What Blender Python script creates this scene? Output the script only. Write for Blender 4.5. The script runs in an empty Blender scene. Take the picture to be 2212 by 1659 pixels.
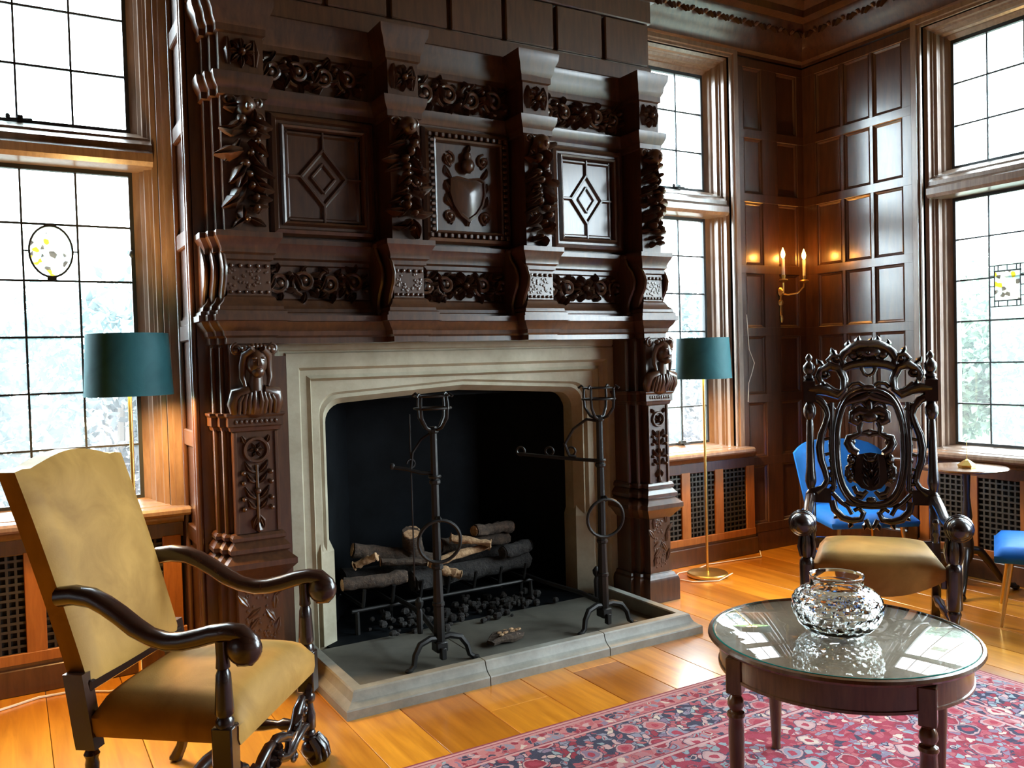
import bpy, math, random
import numpy as np
from mathutils import Vector, Matrix

S = bpy.context.scene
COL = S.collection
PI = math.pi
random.seed(7)

# ------------------------------------------------------------------ camera, sky, exposure
H = 1.45
YAW, PITCH, ROLL, FPX = math.radians(30.5276), math.radians(-1.6125), math.radians(-1.5843), 1842.44
fw = Vector((math.sin(YAW)*math.cos(PITCH), math.cos(YAW)*math.cos(PITCH), math.sin(PITCH)))
r0 = Vector((math.cos(YAW), -math.sin(YAW), 0)); u0 = r0.cross(fw)
rt = r0*math.cos(ROLL)+u0*math.sin(ROLL); up = -r0*math.sin(ROLL)+u0*math.cos(ROLL)
cd = bpy.data.cameras.new('camera'); cam = bpy.data.objects.new('camera', cd); COL.objects.link(cam)
cam.matrix_world = Matrix(((rt.x, up.x, -fw.x, 0), (rt.y, up.y, -fw.y, 0), (rt.z, up.z, -fw.z, H), (0, 0, 0, 1)))
cd.sensor_fit = 'HORIZONTAL'; cd.sensor_width = 36.0; cd.lens = 36.0*FPX/2212.0
cd.clip_start = 0.05; cd.clip_end = 200
S.camera = cam

w = bpy.data.worlds.new('sky'); S.world = w; w.use_nodes = True
nt = w.node_tree; bg = nt.nodes['Background']
bg.inputs['Color'].default_value = (0.80, 0.91, 1.0, 1)
bg.inputs['Strength'].default_value = 11.0
S.view_settings.view_transform = 'Standard'; S.view_settings.look = 'None'
S.view_settings.exposure = 1.95; S.view_settings.gamma = 1.0
try: S.view_settings.use_curve_mapping = False
except Exception: pass
S.cycles.use_denoising = True
S.cycles.max_bounces = 9; S.cycles.diffuse_bounces = 4; S.cycles.glossy_bounces = 4
S.cycles.transmission_bounces = 9; S.cycles.transparent_max_bounces = 12
S.cycles.sample_clamp_indirect = 8.0
S.cycles.caustics_reflective = False; S.cycles.caustics_refractive = True

def portal(name, loc, sx, sy, aim):
    l = bpy.data.lights.new(name, 'AREA'); l.shape = 'RECTANGLE'; l.size = sx; l.size_y = sy
    l.cycles.is_portal = True
    o = bpy.data.objects.new(name, l); COL.objects.link(o); o.location = loc
    o.rotation_euler = Vector(aim).to_track_quat('-Z', 'Y').to_euler(); return o
def lamp(name, loc, watts, col, rad):
    l = bpy.data.lights.new(name, 'POINT'); l.energy = watts; l.color = col; l.shadow_soft_size = rad
    o = bpy.data.objects.new(name, l); COL.objects.link(o); o.location = loc; return o

# ------------------------------------------------------------------ materials
MATS = {}
def mat(name):
    m = bpy.data.materials.new(name); m.use_nodes = True; MATS[name] = m
    return m, m.node_tree, m.node_tree.nodes['Principled BSDF']
def N(nt, t, **kw):
    n = nt.nodes.new(t)
    for k, v in kw.items():
        if k in n.inputs.keys(): n.inputs[k].default_value = v
        else: setattr(n, k, v)
    return n
def ramp(nt, fac, stops, interp='LINEAR'):
    r = nt.nodes.new('ShaderNodeValToRGB'); r.color_ramp.interpolation = interp
    e = r.color_ramp.elements
    while len(e) < len(stops): e.new(0.5)
    for i, (p, c) in enumerate(stops):
        e[i].position = p; e[i].color = (c[0], c[1], c[2], 1)
    nt.links.new(fac, r.inputs['Fac']); return r.outputs['Color']
def sset(b, **kw):
    for k, v in kw.items():
        k = k.replace('_', ' ')
        if k in b.inputs.keys(): b.inputs[k].default_value = v
def mixc(nt, fac, a, b, mode='MIX'):
    m = nt.nodes.new('ShaderNodeMix'); m.data_type = 'RGBA'; m.blend_type = mode
    for s, v in (('Factor', fac),): 
        if isinstance(v, (int, float)): m.inputs[0].default_value = v
        else: nt.links.new(v, m.inputs[0])
    for i, v in ((6, a), (7, b)):
        if isinstance(v, tuple): m.inputs[i].default_value = (*v, 1)
        else: nt.links.new(v, m.inputs[i])
    return m.outputs[2]
def math_(nt, op, a, b=None, c=None):
    m = nt.nodes.new('ShaderNodeMath'); m.operation = op
    for i, v in enumerate((a, b, c)):
        if v is None: continue
        if isinstance(v, (int, float)): m.inputs[i].default_value = v
        else: nt.links.new(v, m.inputs[i])
    return m.outputs[0]
def objco(nt, scale=(1, 1, 1), kind='Object'):
    t = nt.nodes.new('ShaderNodeTexCoord'); mp = nt.nodes.new('ShaderNodeMapping')
    mp.inputs['Scale'].default_value = scale
    nt.links.new(t.outputs[kind], mp.inputs['Vector']); return mp.outputs['Vector']
def noise(nt, vec, scale, detail=4, rough=0.6, dist=0.0):
    n = N(nt, 'ShaderNodeTexNoise'); n.inputs['Scale'].default_value = scale
    n.inputs['Detail'].default_value = detail; n.inputs['Roughness'].default_value = rough
    n.inputs['Distortion'].default_value = dist
    nt.links.new(vec, n.inputs['Vector']); return n.outputs['Fac']
def bump(nt, b, h, strength=0.3, dist=0.01):
    n = N(nt, 'ShaderNodeBump'); n.inputs['Strength'].default_value = strength; n.inputs['Distance'].default_value = dist
    nt.links.new(h, n.inputs['Height']); nt.links.new(n.outputs['Normal'], b.inputs['Normal'])

def wood(name, dark, light, rough, grain=(9, 9, 1.2), coat=0.25, coat_r=0.15, spec=0.5, bmp=0.06):
    m, nt, b = mat(name)
    v = objco(nt, grain)
    f = noise(nt, v, 4.0, 6, 0.65, 0.4)
    f2 = noise(nt, objco(nt, (1, 1, 1)), 1.7, 2, 0.5)
    c = ramp(nt, f, [(0.3, dark), (0.72, light)])
    c2 = mixc(nt, f2, c, tuple(x*0.62 for x in dark), 'MIX')
    cc = mixc(nt, 0.45, c, c2)
    nt.links.new(cc, b.inputs['Base Color'])
    sset(b, Roughness=rough, Coat_Weight=coat, Coat_Roughness=coat_r, Specular_IOR_Level=spec)
    bump(nt, b, f, bmp, 0.004)
    return m
wood('carved_wood', (0.042, 0.016, 0.0075), (0.112, 0.044, 0.018), 0.34, coat=0.6, coat_r=0.20)
wood('panel_wood', (0.046, 0.018, 0.009), (0.110, 0.044, 0.019), 0.34, coat=1.0, coat_r=0.21, bmp=0.03)
wood('case_wood', (0.165, 0.100, 0.066), (0.31, 0.215, 0.155), 0.30, coat=0.9, coat_r=0.20)  # base colour greyed to carry the window glare on the casings
wood('veneer', (0.24, 0.15, 0.085), (0.36, 0.235, 0.14), 0.45, coat=0.0)
wood('cover_wood', (0.26, 0.085, 0.018), (0.46, 0.170, 0.040), 0.40, coat=0.25, coat_r=0.2)
wood('chair_wood', (0.010, 0.0045, 0.0035), (0.030, 0.012, 0.008), 0.27, coat=0.5, coat_r=0.12)
wood('arm_wood', (0.022, 0.009, 0.006), (0.052, 0.019, 0.010), 0.27, coat=0.45, coat_r=0.14)
wood('table_wood', (0.090, 0.036, 0.012), (0.185, 0.078, 0.027), 0.26, coat=0.5, coat_r=0.12)
wood('black_wood', (0.012, 0.008, 0.006), (0.03, 0.018, 0.012), 0.35, coat=0.3)

def floor_mat():
    m, nt, b = mat('floor_wood')
    oi = N(nt, 'ShaderNodeObjectInfo')
    v = objco(nt, (7, 0.55, 7))
    add = nt.nodes.new('ShaderNodeVectorMath'); add.operation = 'ADD'
    cmb = N(nt, 'ShaderNodeCombineXYZ')
    nt.links.new(math_(nt, 'MULTIPLY', oi.outputs['Random'], 37.0), cmb.inputs['Y'])
    nt.links.new(v, add.inputs[0]); nt.links.new(cmb.outputs[0], add.inputs[1])
    f = noise(nt, add.outputs[0], 3.0, 6, 0.6, 0.6)
    c = ramp(nt, f, [(0.28, (0.47, 0.165, 0.010)), (0.75, (0.80, 0.340, 0.028))])
    t = ramp(nt, oi.outputs['Random'], [(0.0, (0.58, 0.48, 0.40)), (0.35, (0.88, 0.84, 0.8)), (1.0, (1.08, 1.08, 1.05))])
    c = mixc(nt, 1.0, c, t, 'MULTIPLY')
    nt.links.new(c, b.inputs['Base Color'])
    sset(b, Roughness=0.30, Coat_Weight=0.7, Coat_Roughness=0.16)
    bump(nt, b, f, 0.04, 0.003)
floor_mat()

def stone(name, a, c_, sc=6.0, rough=0.72):
    m, nt, b = mat(name)
    v = objco(nt)
    f = noise(nt, v, sc, 8, 0.7); g = noise(nt, v, 1.6, 3, 0.5)
    c = ramp(nt, f, [(0.3, a), (0.7, c_)])
    st = ramp(nt, g, [(0.35, (0.82, 0.78, 0.70)), (0.65, (1.05, 1.05, 1.02))])
    c = mixc(nt, 1.0, c, st, 'MULTIPLY')
    nt.links.new(c, b.inputs['Base Color']); sset(b, Roughness=rough)
    bump(nt, b, noise(nt, v, 60, 5, 0.6), 0.12, 0.004)
stone('limestone', (0.34, 0.30, 0.22), (0.48, 0.435, 0.34))
stone('kerbstone', (0.20, 0.197, 0.18), (0.33, 0.322, 0.29), 9.0, 0.5)
stone('hearthstone', (0.072, 0.067, 0.058), (0.145, 0.136, 0.115), 3.0, 0.55)
stone('soot', (0.0028, 0.0034, 0.0045), (0.0075, 0.0092, 0.012), 5.0, 0.75)
MATS['soot'].node_tree.nodes['Principled BSDF'].inputs['Specular IOR Level'].default_value = 0.08
stone('plaster', (0.10, 0.065, 0.030), (0.26, 0.17, 0.07), 7.0, 0.5)

def plain(name, col, rough=0.5, metal=0.0, **kw):
    m, nt, b = mat(name)
    sset(b, Base_Color=(*col, 1), Roughness=rough, Metallic=metal, **kw); return m
plain('iron', (0.030, 0.028, 0.027), 0.48, 0.75)
plain('lead', (0.035, 0.038, 0.04), 0.5, 0.6)
plain('grille_metal', (0.055, 0.05, 0.042), 0.55, 0.6)
plain('void', (0.004, 0.004, 0.004), 0.9)  # flat black painting the unlit cavity behind the grilles
plain('brass', (0.80, 0.54, 0.16), 0.32, 1.0)
plain('old_brass', (0.70, 0.46, 0.15), 0.3, 1.0)
plain('wax', (0.82, 0.75, 0.62), 0.5, 0.0, Subsurface_Weight=0.15)
plain('cable', (0.75, 0.70, 0.62), 0.5)
plain('ash', (0.05, 0.045, 0.04), 0.95)
plain('chalk_paint', (0.72, 0.72, 0.70), 0.6)

def velvet(name, dark, light, sheen, sc=5.0):
    m, nt, b = mat(name)
    v = objco(nt)
    f = noise(nt, v, sc, 4, 0.6, 0.8)
    c = ramp(nt, f, [(0.32, dark), (0.68, light)])
    nt.links.new(c, b.inputs['Base Color'])
    sset(b, Roughness=0.62, Sheen_Weight=sheen, Sheen_Roughness=0.35, Specular_IOR_Level=0.25)
    b.inputs['Sheen Tint'].default_value = (*[min(1, x*2.2) for x in light], 1)
    bump(nt, b, noise(nt, v, 220, 2, 0.5), 0.12, 0.002)
velvet('gold_velvet', (0.27, 0.135, 0.026), (0.42, 0.225, 0.052), 0.2)
velvet('blue_velvet', (0.002, 0.085, 0.36), (0.004, 0.13, 0.50), 0.12)
velvet('teal_velvet', (0.016, 0.085, 0.100), (0.028, 0.130, 0.150), 0.35)

def emis(name, col, s):
    m, nt, b = mat(name)
    sset(b, Base_Color=(*col, 1), Emission_Color=(*col, 1), Emission_Strength=s); return m
emis('bulb', (1.0, 0.62, 0.22), 40.0)
emis('flame', (1.0, 0.42, 0.06), 9.0)

def pane_mat(name, tint, haze=0.0, rough=0.03, f0=0.05):
    m, nt, b = mat(name)
    tr = N(nt, 'ShaderNodeBsdfTransparent'); tr.inputs['Color'].default_value = (*tint, 1)
    gl = N(nt, 'ShaderNodeBsdfGlossy'); gl.inputs['Roughness'].default_value = rough
    lw = N(nt, 'ShaderNodeLayerWeight'); lw.inputs['Blend'].default_value = 0.5
    fac = math_(nt, 'MULTIPLY_ADD', math_(nt, 'POWER', lw.outputs['Facing'], 5.0), 1.0-f0, f0)
    base = tr.outputs[0]
    if haze:  # white veil mixed into the glass, standing in for lens glare
        tl = N(nt, 'ShaderNodeBsdfTranslucent'); tl.inputs['Color'].default_value = (0.95, 0.98, 1.0, 1)
        md = nt.nodes.new('ShaderNodeMixShader'); md.inputs[0].default_value = haze
        nt.links.new(tr.outputs[0], md.inputs[1]); nt.links.new(tl.outputs[0], md.inputs[2]); base = md.outputs[0]
    mx = nt.nodes.new('ShaderNodeMixShader')
    nt.links.new(fac, mx.inputs[0]); nt.links.new(base, mx.inputs[1]); nt.links.new(gl.outputs[0], mx.inputs[2])
    nt.links.new(mx.outputs[0], nt.nodes['Material Output'].inputs['Surface']); return m
pane_mat('pane', (0.97, 0.99, 0.985), 0.013)
def stained():
    m, nt, b = mat('stained_glass')
    v = objco(nt)
    vo = N(nt, 'ShaderNodeTexVoronoi'); vo.inputs['Scale'].default_value = 42
    nt.links.new(v, vo.inputs['Vector'])
    sep = N(nt, 'ShaderNodeSeparateColor'); nt.links.new(vo.outputs['Color'], sep.inputs[0])
    c = ramp(nt, sep.outputs[0], [(0.0, (0.55, 0.54, 0.47)), (0.40, (0.75, 0.74, 0.68)), (0.62, (0.50, 0.40, 0.08)),
        (0.70, (0.20, 0.17, 0.15)), (0.82, (0.40, 0.46, 0.46)), (1.0, (0.66, 0.64, 0.57))], 'CONSTANT')
    tr = N(nt, 'ShaderNodeBsdfTransparent'); nt.links.new(c, tr.inputs['Color'])
    df = N(nt, 'ShaderNodeBsdfTranslucent'); nt.links.new(c, df.inputs['Color'])
    mx = nt.nodes.new('ShaderNodeMixShader'); mx.inputs[0].default_value = 0.6
    nt.links.new(tr.outputs[0], mx.inputs[1]); nt.links.new(df.outputs[0], mx.inputs[2])
    nt.links.new(mx.outputs[0], nt.nodes['Material Output'].inputs['Surface'])
stained()
def crystal():
    m, nt, b = mat('crystal')
    sset(b, Base_Color=(0.97, 0.985, 0.98, 1), Roughness=0.02, Transmission_Weight=1.0, IOR=1.5)
crystal()
pane_mat('table_glass', (0.96, 0.97, 0.95), rough=0.012, f0=0.08)
plain('glass_edge', (0.02, 0.30, 0.24), 0.1)

def leafmat(name, a, c_, low):
    m, nt, b = mat(name)
    g = N(nt, 'ShaderNodeNewGeometry')
    c = ramp(nt, g.outputs['Random Per Island'], [(0, a), (1, c_)])
    t = nt.nodes.new('ShaderNodeTexCoord'); sp = N(nt, 'ShaderNodeSeparateXYZ'); nt.links.new(t.outputs['Object'], sp.inputs[0])
    hgt = math_(nt, 'MULTIPLY_ADD', noise(nt, t.outputs['Object'], 2.0, 3), 1.2, math_(nt, 'MULTIPLY_ADD', sp.outputs['Z'], 0.9, -1.1))
    k = N(nt, 'ShaderNodeClamp'); nt.links.new(hgt, k.inputs[0])
    c = mixc(nt, k.outputs[0], low, c) if low else c
    df = N(nt, 'ShaderNodeBsdfDiffuse'); tl = N(nt, 'ShaderNodeBsdfTranslucent')
    nt.links.new(c, df.inputs['Color']); nt.links.new(c, tl.inputs['Color'])
    mx = nt.nodes.new('ShaderNodeMixShader'); mx.inputs[0].default_value = 0.45
    nt.links.new(df.outputs[0], mx.inputs[1]); nt.links.new(tl.outputs[0], mx.inputs[2])
    nt.links.new(mx.outputs[0], nt.nodes['Material Output'].inputs['Surface'])
leafmat('leaf', (0.04, 0.07, 0.07), (0.19, 0.255, 0.26), (0.16, 0.14, 0.14))
leafmat('leaf_tree', (0.07, 0.11, 0.08), (0.26, 0.34, 0.25), None)
plain('bark_outside', (0.25, 0.20, 0.17), 0.9)
plain('lawn', (0.13, 0.14, 0.10), 0.95)

def bark(name, a, c_, sc):
    m, nt, b = mat(name)
    f = noise(nt, objco(nt, (sc, sc, sc)), 3, 6, 0.7)
    nt.links.new(ramp(nt, f, [(0.35, a), (0.7, c_)]), b.inputs['Base Color']); sset(b, Roughness=0.85)
    bump(nt, b, f, 0.8, 0.02)
bark('bark', (0.030, 0.019, 0.013), (0.12, 0.075, 0.048), 12)
bark('split_wood', (0.30, 0.15, 0.06), (0.75, 0.48, 0.27), 14)
bark('char', (0.008, 0.007, 0.007), (0.045, 0.035, 0.03), 14)

def rug_mat(x0, x1, y0, y1):
    m, nt, b = mat('rug_wool')
    t = nt.nodes.new('ShaderNodeTexCoord')
    sp = N(nt, 'ShaderNodeSeparateXYZ'); nt.links.new(t.outputs['Object'], sp.inputs[0])
    X, Y = sp.outputs['X'], sp.outputs['Y']
    d = math_(nt, 'MINIMUM', math_(nt, 'MINIMUM', math_(nt, 'SUBTRACT', X, x0), math_(nt, 'SUBTRACT', x1, X)),
              math_(nt, 'MINIMUM', math_(nt, 'SUBTRACT', Y, y0), math_(nt, 'SUBTRACT', y1, Y)))
    co = t.outputs['Object']
    # wobble, then florets of several sizes
    nz = N(nt, 'ShaderNodeTexNoise'); nz.inputs['Scale'].default_value = 17; nz.inputs['Detail'].default_value = 3; nt.links.new(co, nz.inputs['Vector'])
    wob = nt.nodes.new('ShaderNodeVectorMath'); wob.operation = 'MULTIPLY_ADD'
    nt.links.new(nz.outputs['Color'], wob.inputs[0]); wob.inputs[1].default_value = (0.062, 0.062, 0); nt.links.new(co, wob.inputs[2])
    wv = wob.outputs[0]
    def vor(scale, feature='F1', rnd=0.85):
        v = N(nt, 'ShaderNodeTexVoronoi'); v.feature = feature; v.voronoi_dimensions = '2D'
        v.inputs['Scale'].default_value = scale; v.inputs['Randomness'].default_value = rnd
        nt.links.new(wv, v.inputs['Vector'])
        if feature != 'F1': return v.outputs['Distance'], None
        s = N(nt, 'ShaderNodeSeparateColor'); nt.links.new(v.outputs['Color'], s.inputs[0])
        return v.outputs['Distance'], s.outputs
    pal = [(0, (0.34, 0.012, 0.04)), (0.17, (0.55, 0.13, 0.14)), (0.31, (0.3, 0.3, 0.38)), (0.44, (0.035, 0.035, 0.085)),
           (0.54, (0.52, 0.10, 0.13)), (0.66, (0.66, 0.42, 0.40)), (0.77, (0.33, 0.44, 0.47)), (0.86, (0.74, 0.62, 0.50)), (0.93, (0.28, 0.20, 0.30))]
    dS, cS = vor(38); cs = ramp(nt, cS[0], pal, 'CONSTANT')
    eS, _ = vor(38, 'DISTANCE_TO_EDGE')
    dL, cL = vor(8.5, rnd=0.55); cl = ramp(nt, cL[1], pal, 'CONSTANT')
    dM, cM = vor(17, rnd=0.7); cm = ramp(nt, cM[2], pal, 'CONSTANT')
    # ground: navy in main border, crimson in field
    def band(a, b_): return math_(nt, 'MULTIPLY', math_(nt, 'GREATER_THAN', d, a), math_(nt, 'LESS_THAN', d, b_))
    ground = mixc(nt, band(0.13, 0.36), (0.40, 0.022, 0.065), (0.030, 0.030, 0.075))
    ground = mixc(nt, band(0.045, 0.125), ground, (0.60, 0.22, 0.22))
    ground = mixc(nt, band(0.375, 0.445), ground, (0.55, 0.20, 0.22))
    small = math_(nt, 'GREATER_THAN', eS, 0.075)
    col = mixc(nt, math_(nt, 'MULTIPLY', small, math_(nt, 'GREATER_THAN', cS[1], 0.22)), ground, cs)
    # medium petals rings
    ringM = math_(nt, 'LESS_THAN', dM, 0.27); ringM2 = math_(nt, 'LESS_THAN', dM, 0.17)
    selM = math_(nt, 'GREATER_THAN', cM[0], 0.50)
    col = mixc(nt, math_(nt, 'MULTIPLY', ringM, selM), col, (0.06, 0.045, 0.09))
    col = mixc(nt, math_(nt, 'MULTIPLY', math_(nt, 'LESS_THAN', dM, 0.24), selM), col, cm)
    col = mixc(nt, math_(nt, 'MULTIPLY', ringM2, selM), col, cs)
    # big palmettes
    selL = math_(nt, 'GREATER_THAN', cL[0], 0.45)
    big = math_(nt, 'MULTIPLY', selL, math_(nt, 'GREATER_THAN', d, 0.13))
    col = mixc(nt, math_(nt, 'MULTIPLY', math_(nt, 'LESS_THAN', dL, 0.40), big), col, (0.07, 0.045, 0.10))
    col = mixc(nt, math_(nt, 'MULTIPLY', math_(nt, 'LESS_THAN', dL, 0.36), big), col, (0.6, 0.36, 0.36))
    col = mixc(nt, math_(nt, 'MULTIPLY', math_(nt, 'LESS_THAN', dL, 0.29), big), col, cl)
    col = mixc(nt, math_(nt, 'MULTIPLY', math_(nt, 'LESS_THAN', dL, 0.15), big), col, (0.45, 0.03, 0.07))
    # guard stripes
    for a, b_, c in ((0, 0.012, (0.30, 0.035, 0.06)), (0.012, 0.024, (0.70, 0.36, 0.32)), (0.024, 0.030, (0.32, 0.04, 0.08)), (0.030, 0.045, (0.62, 0.30, 0.29)),
                     (0.122, 0.128, (0.22, 0.03, 0.07)), (0.128, 0.140, (0.70, 0.38, 0.36)), (0.352, 0.358, (0.22, 0.03, 0.07)), (0.358, 0.372, (0.68, 0.38, 0.37)),
                     (0.440, 0.446, (0.30, 0.03, 0.07)), (0.446, 0.460, (0.70, 0.42, 0.40))):
        col = mixc(nt, band(a, b_), col, c)
    col = mixc(nt, 1.0, col, (0.66, 0.62, 0.64), 'MULTIPLY')
    nt.links.new(col, b.inputs['Base Color']); sset(b, Roughness=0.92, Sheen_Weight=0.1, Specular_IOR_Level=0.12)
    bump(nt, b, noise(nt, co, 260, 2, 0.5), 0.5, 0.004)
# ------------------------------------------------------------------ mesh helpers
def nrm(v):
    v = np.asarray(v, float); l = np.linalg.norm(v); return v/l if l > 1e-12 else v
class MB:
    def __init__(s, T=None):
        s.v = []; s.f = []; s.T = T
    def add(s, vs, fs):
        k = len(s.v)
        if s.T: vs = [s.T(p) for p in vs]
        s.v += [tuple(map(float, p)) for p in vs]; s.f += [tuple(k+i for i in f) for f in fs]; return s
    def box(s, a, b, ch=0.0):
        x0, x1 = sorted((a[0], b[0])); y0, y1 = sorted((a[1], b[1])); z0, z1 = sorted((a[2], b[2]))
        if ch <= 0:
            return s.add([(x0, y0, z0), (x1, y0, z0), (x1, y1, z0), (x0, y1, z0), (x0, y0, z1), (x1, y0, z1), (x1, y1, z1), (x0, y1, z1)],
                         [(0, 3, 2, 1), (4, 5, 6, 7), (0, 1, 5, 4), (1, 2, 6, 5), (2, 3, 7, 6), (3, 0, 4, 7)])
        c = min(ch, (x1-x0)/2.01, (y1-y0)/2.01, (z1-z0)/2.01)
        vs = []; 
        for x, sx in ((x0, 1), (x1, -1)):
            for y, sy in ((y0, 1), (y1, -1)):
                for z, sz in ((z0, 1), (z1, -1)):
                    vs += [(x, y+sy*c, z+sz*c), (x+sx*c, y, z+sz*c), (x+sx*c, y+sy*c, z)]
        def I(i, j, k, a): return ((i*2+j)*2+k)*3+a
        fs = []
        for i in (0, 1): fs.append(tuple(I(i, j, k, 0) for j, k in ((0, 0), (1, 0), (1, 1), (0, 1))))
        for j in (0, 1): fs.append(tuple(I(i, j, k, 1) for i, k in ((0, 0), (1, 0), (1, 1), (0, 1))))
        for k in (0, 1): fs.append(tuple(I(i, j, k, 2) for i, j in ((0, 0), (1, 0), (1, 1), (0, 1))))
        for j in (0, 1):
            for k in (0, 1): fs.append((I(0, j, k, 1), I(1, j, k, 1), I(1, j, k, 2), I(0, j, k, 2)))
        for i in (0, 1):
            for k in (0, 1): fs.append((I(i, 0, k, 0), I(i, 1, k, 0), I(i, 1, k, 2), I(i, 0, k, 2)))
            for j in (0, 1): fs.append((I(i, j, 0, 0), I(i, j, 1, 0), I(i, j, 1, 1), I(i, j, 0, 1)))
        for i in (0, 1):
            for j in (0, 1):
                for k in (0, 1): fs.append((I(i, j, k, 0), I(i, j, k, 1), I(i, j, k, 2)))
        return s.add(vs, fs)
    def tube(s, pts, rad, n=8, flat=1.0, upv=None, caps=True):
        P = np.array(pts, float); m = len(P)
        R = np.full(m, rad, float) if np.isscalar(rad) else np.array(rad, float)
        tg = np.gradient(P, axis=0) if m > 2 else np.array([P[1]-P[0]]*2)
        tg = np.array([nrm(t) for t in tg])
        a = np.array(upv, float) if upv is not None else (np.array((0, 0, 1.)) if abs(tg[0][2]) < 0.9 else np.array((1., 0, 0)))
        vs = []; 
        for i in range(m):
            t = tg[i]; x = nrm(a-t*(a@t)); y = np.cross(t, x)
            if upv is None: a = x
            for k in range(n):
                th = 2*PI*k/n
                vs.append(P[i]+R[i]*(math.cos(th)*x*flat+math.sin(th)*y))
        fs = [(i*n+k, i*n+(k+1) % n, (i+1)*n+(k+1) % n, (i+1)*n+k) for i in range(m-1) for k in range(n)]
        if caps: fs += [tuple(range(n))[::-1], tuple((m-1)*n+k for k in range(n))]
        return s.add(vs, fs)
    def lathe(s, prof, o=(0, 0, 0), n=16, axis=None, cap=True):
        # prof: (r, h) list; axis: unit vector, default z
        o = np.array(o, float); z = nrm(axis) if axis is not None else np.array((0, 0, 1.))
        a = np.array((1., 0, 0)) if abs(z[0]) < 0.9 else np.array((0, 1., 0)); x = nrm(a-z*(a@z)); y = np.cross(z, x)
        vs = [o+z*h+max(r, 1e-4)*(math.cos(2*PI*k/n)*x+math.sin(2*PI*k/n)*y) for r, h in prof for k in range(n)]
        m = len(prof)
        fs = [(i*n+k, i*n+(k+1) % n, (i+1)*n+(k+1) % n, (i+1)*n+k) for i in range(m-1) for k in range(n)]
        if cap: fs += [tuple(range(n))[::-1], tuple((m-1)*n+k for k in range(n))]
        return s.add(vs, fs)
    def ell(s, c, r, n=10, m=6, axes=None):
        c = np.array(c, float); A = np.eye(3) if axes is None else np.array([nrm(a) for a in axes])
        vs = []
        for i in range(1, m):
            ph = PI*i/m
            for k in range(n):
                th = 2*PI*k/n
                q = np.array((math.sin(ph)*math.cos(th)*r[0], math.sin(ph)*math.sin(th)*r[1], math.cos(ph)*r[2]))
                vs.append(c+q@A)
        vs.append(c+np.array((0, 0, r[2]))@A); vs.append(c-np.array((0, 0, r[2]))@A)
        fs = [(i*n+k, (i+1)*n+k, (i+1)*n+(k+1) % n, i*n+(k+1) % n) for i in range(m-2) for k in range(n)]
        t, b_ = len(vs)-2, len(vs)-1
        fs += [(t, k, (k+1) % n) for k in range(n)]+[(b_, (m-2)*n+(k+1) % n, (m-2)*n+k) for k in range(n)]
        return s.add(vs, fs)
    def prism(s, poly, h0, h1, F=lambda a, b, h: (a, b, h)):
        n = len(poly)
        vs = [F(a, b, h0) for a, b in poly]+[F(a, b, h1) for a, b in poly]
        fs = [tuple(range(n))[::-1], tuple(range(n, 2*n))]+[(i, (i+1) % n, n+(i+1) % n, n+i) for i in range(n)]
        return s.add(vs, fs)
    def loops(s, L, closed=True, cap0=False, cap1=False):
        n = len(L[0]); vs = [p for l in L for p in l]; m = len(L)
        e = n if closed else n-1
        fs = [(i*n+k, i*n+(k+1) % n, (i+1)*n+(k+1) % n, (i+1)*n+k) for i in range(m-1) for k in range(e)]
        if cap0: fs.append(tuple(range(n))[::-1])
        if cap1: fs.append(tuple((m-1)*n+k for k in range(n)))
        return s.add(vs, fs)
    def torus(s, c, R, r, ax, n=24, m=8, a0=0, a1=2*PI):
        z = nrm(ax); a = np.array((1., 0, 0)) if abs(z[0]) < 0.9 else np.array((0, 1., 0)); x = nrm(a-z*(a@z)); y = np.cross(z, x)
        full = abs(a1-a0-2*PI) < 1e-6
        k = n if full else n+1
        vs = []
        for i in range(k):
            th = a0+(a1-a0)*i/n; d = math.cos(th)*x+math.sin(th)*y
            for j in range(m):
                ph = 2*PI*j/m; vs.append(np.array(c)+d*(R+r*math.cos(ph))+z*r*math.sin(ph))
        e = n
        fs = [(i*m+j, ((i+1) % k)*m+j, ((i+1) % k)*m+(j+1) % m, i*m+(j+1) % m) for i in range(e) for j in range(m)]
        return s.add(vs, fs)
    def sweep(s, path, prof, closed=False):
        # path: plan points travelled with the outside on the right; prof: (offset, z)
        P = [np.array(p, float) for p in path]; n = len(P); L = []
        def rn(d): d = nrm(d); return np.array((d[1], -d[0]))
        mit = []
        for i in range(n):
            a = rn(P[i]-P[i-1]) if (i > 0 or closed) else None
            b = rn(P[(i+1) % n]-P[i]) if (i < n-1 or closed) else None
            if a is None: mit.append(b)
            elif b is None: mit.append(a)
            else:
                q = a+b; mit.append(q/max(q@a, 0.3) if q@q > 1e-6 else a)
        for o, z in prof: L.append([(*(P[i]+mit[i]*o), z) for i in range(n)])
        return s.loops(L, closed=closed)
    def build(s, name, m, parent=None, smooth=38, bevel=0.0, loc=None):
        me = bpy.data.meshes.new(name)
        off = np.zeros(3)
        if parent is not None and parent.get('_w'): off = np.array(parent['_o'])
        if loc is not None: off = np.array(loc, float)
        me.from_pydata([tuple(np.array(p)-off) for p in s.v], [], s.f)
        import bmesh
        bm = bmesh.new(); bm.from_mesh(me); bmesh.ops.recalc_face_normals(bm, faces=bm.faces); bm.to_mesh(me); bm.free()
        if smooth:
            me.polygons.foreach_set('use_smooth', [True]*len(me.polygons))
            me.set_sharp_from_angle(angle=math.radians(smooth))
        me.materials.append(MATS[m])
        o = bpy.data.objects.new(name, me); COL.objects.link(o)
        if loc is not None: o.location = loc
        if parent is not None:
            o.parent = parent
        if bevel:
            b = o.modifiers.new('edge', 'BEVEL'); b.width = bevel; b.segments = 2; b.limit_method = 'ANGLE'; b.angle_limit = math.radians(50)
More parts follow.
